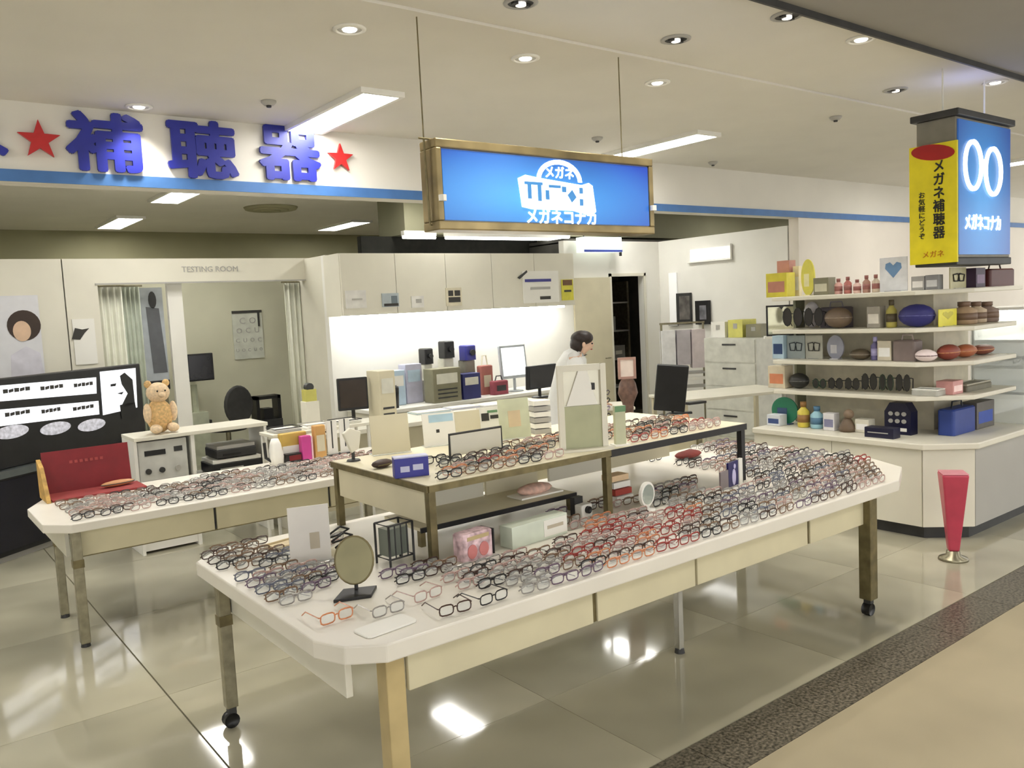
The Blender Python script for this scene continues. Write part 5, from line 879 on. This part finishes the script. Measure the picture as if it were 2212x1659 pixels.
# ================================================================== PERSON IN WHITE
hp = ony(1263, 742, 5.85); d2 = Vector((.794, -.607, 0)); sd = Vector((.607, .794, 0)); base = Vector((hp.x, hp.y, 0))-d2*.20
pr = thing('person', 'person with short dark hair in a white coat, bent over the desk', 'person', tuple(base))
HZ = hp.z; R3 = Matrix((d2, sd, Vector((0, 0, 1)))).transposed()
V = [((0, 0, .86), .11), ((.02, 0, 1.0), .105), ((.065, 0, 1.16), .115), ((.105, 0, 1.27), .08), ((.14, 0, HZ-.115), .046), ((.165, 0, HZ-.07), .058), ((.20, 0, HZ-.0), .084), ((.19, 0, HZ+.05), .072)]
E_ = [(0, 1), (1, 2), (2, 3), (3, 4), (4, 5), (5, 6), (6, 7)]
def addv(p, r, to): V.append((p, r)); E_.append((to, len(V)-1)); return len(V)-1
for s_ in (-1, 1):
    h = addv((-.0, s_*.08, .82), .085, 0); kn = addv((.02, s_*.09, .45), .06, h); an = addv((-.02, s_*.09, .09), .042, kn); ft = addv((.06, s_*.10, .045), .042, an); addv((.15, s_*.105, .03), .03, ft)
    shd = addv((.09, s_*.15, 1.24), .055, 3); el_ = addv((.10, s_*.19, 1.00), .042, shd); wr = addv((.28, s_*.15, .86), .028, el_); pm = addv((.34, s_*.14, .83), .028, wr)
    for f_ in range(4): a1 = addv((.38, s_*(.115+.018*f_), .822), .010, pm); addv((.415+.006*(f_ % 2), s_*(.112+.018*f_), .806), .008, a1)
    th = addv((.355, s_*.105, .82), .011, pm); addv((.38, s_*.088, .808), .009, th)
addv((.288, 0, HZ-.02), .013, 6)      # nose
me = bpy.data.meshes.new('body')
me.from_pydata([tuple(R3 @ Vector(p)) for p, r in V], E_, []); ob = link('body', me, pr); me.materials.append(mat('skin', rgb(232, 196, 170), .6, noise=.03))
sk = ob.modifiers.new('skin', 'SKIN'); sk.use_smooth_shade = True
for v, (p, r) in zip(me.skin_vertices[0].data, V): v.radius = (r, r)
me.skin_vertices[0].data[0].use_root = True
ob.modifiers.new('smooth', 'SUBSURF').levels = 1; ob.modifiers['smooth'].render_levels = 1
def pm_(mb, name, m_, sm=True, par=pr): mb.v = [tuple(R3 @ Vector(q)) for q in mb.v]; return mb.build(name, m_, par, sm)
q = MB(); q.tube([(-.02, 0, .50), (-.01, 0, .85), (.02, 0, 1.02), (.065, 0, 1.17), (.105, 0, 1.28), (.125, 0, 1.325)], [.19, .17, .145, .15, .115, .066], 20)
for s_ in (-1, 1): q.tube([(.09, s_*.08, 1.27), (.09, s_*.155, 1.22), (.10, s_*.19, .99), (.28, s_*.152, .862)], [.065, .078, .068, .05], 14)
pm_(q, 'white_coat', mat('white_coat', rgb(232, 232, 228), .8, noise=.02))
q = MB(); q.tube([(.135, 0, 1.27), (.128, 0, 1.315), (.145, 0, HZ-.115)], [.088, .076, .058], 14); pm_(q, 'dark_collar', M_BLACK)
q = MB(); q.ell((.175, 0, HZ+.052), (.108, .098, .074), 18, 12); q.ell((.125, 0, HZ-.005), (.066, .094, .095), 16, 10); pm_(q, 'hair', mat('dark_hair', rgb(40, 28, 24), .5, noise=.25, scale=40))
for s_ in (-1, 1): q = MB(); q.ell((.268, s_*.032, HZ-.002), (.010, .013, .007), 10, 6); pm_(q, 'eye', M_BLACK)
for s_ in (-1, 1): q = MB(); q.ell((.185, s_*.086, HZ-.01), (.018, .010, .028), 10, 6); pm_(q, 'ear', mat('skin', rgb(232, 196, 170), .6, noise=.03))
q = MB(); q.ell((.262, 0, HZ-.058), (.012, .022, .006), 10, 6); pm_(q, 'mouth', mat('lips', rgb(176, 96, 90), .5))
q = MB()
for s_ in (-1, 1): q.tube([(0, s_*.09, .10), (.02, s_*.09, .45), (0, s_*.08, .80)], [.065, .085, .11], 12)
pm_(q, 'trousers', M_DARK)
t = thing('order_stand', 'small cream stand under the hands of the person in white', 'stand', (base.x+d2.x*.40, base.y+d2.y*.40, 0), -.65)
B(-.10, .22, -.25, .25, .765, .79).build('stand_top', M_CREAM, t, bevel=.003); B(.06, .2, -.2, .2, 0, .765).build('column', M_CREAM2, t)

# ---- rack in the unlit store room behind the open door
t = thing('storage_rack', 'dim storage rack with boxes seen through the dark doorway', 'rack', (0, 0, 0))
for x in (8.6, 9.75): B(x-.02, x+.02, 9.55, 9.9, 0, 2.1).build('upright', M_STEEL, t)
for z in (.4, .85, 1.3, 1.75): B(8.6, 9.75, 9.55, 9.9, z, z+.025).build('rack_shelf', M_GREY, t)
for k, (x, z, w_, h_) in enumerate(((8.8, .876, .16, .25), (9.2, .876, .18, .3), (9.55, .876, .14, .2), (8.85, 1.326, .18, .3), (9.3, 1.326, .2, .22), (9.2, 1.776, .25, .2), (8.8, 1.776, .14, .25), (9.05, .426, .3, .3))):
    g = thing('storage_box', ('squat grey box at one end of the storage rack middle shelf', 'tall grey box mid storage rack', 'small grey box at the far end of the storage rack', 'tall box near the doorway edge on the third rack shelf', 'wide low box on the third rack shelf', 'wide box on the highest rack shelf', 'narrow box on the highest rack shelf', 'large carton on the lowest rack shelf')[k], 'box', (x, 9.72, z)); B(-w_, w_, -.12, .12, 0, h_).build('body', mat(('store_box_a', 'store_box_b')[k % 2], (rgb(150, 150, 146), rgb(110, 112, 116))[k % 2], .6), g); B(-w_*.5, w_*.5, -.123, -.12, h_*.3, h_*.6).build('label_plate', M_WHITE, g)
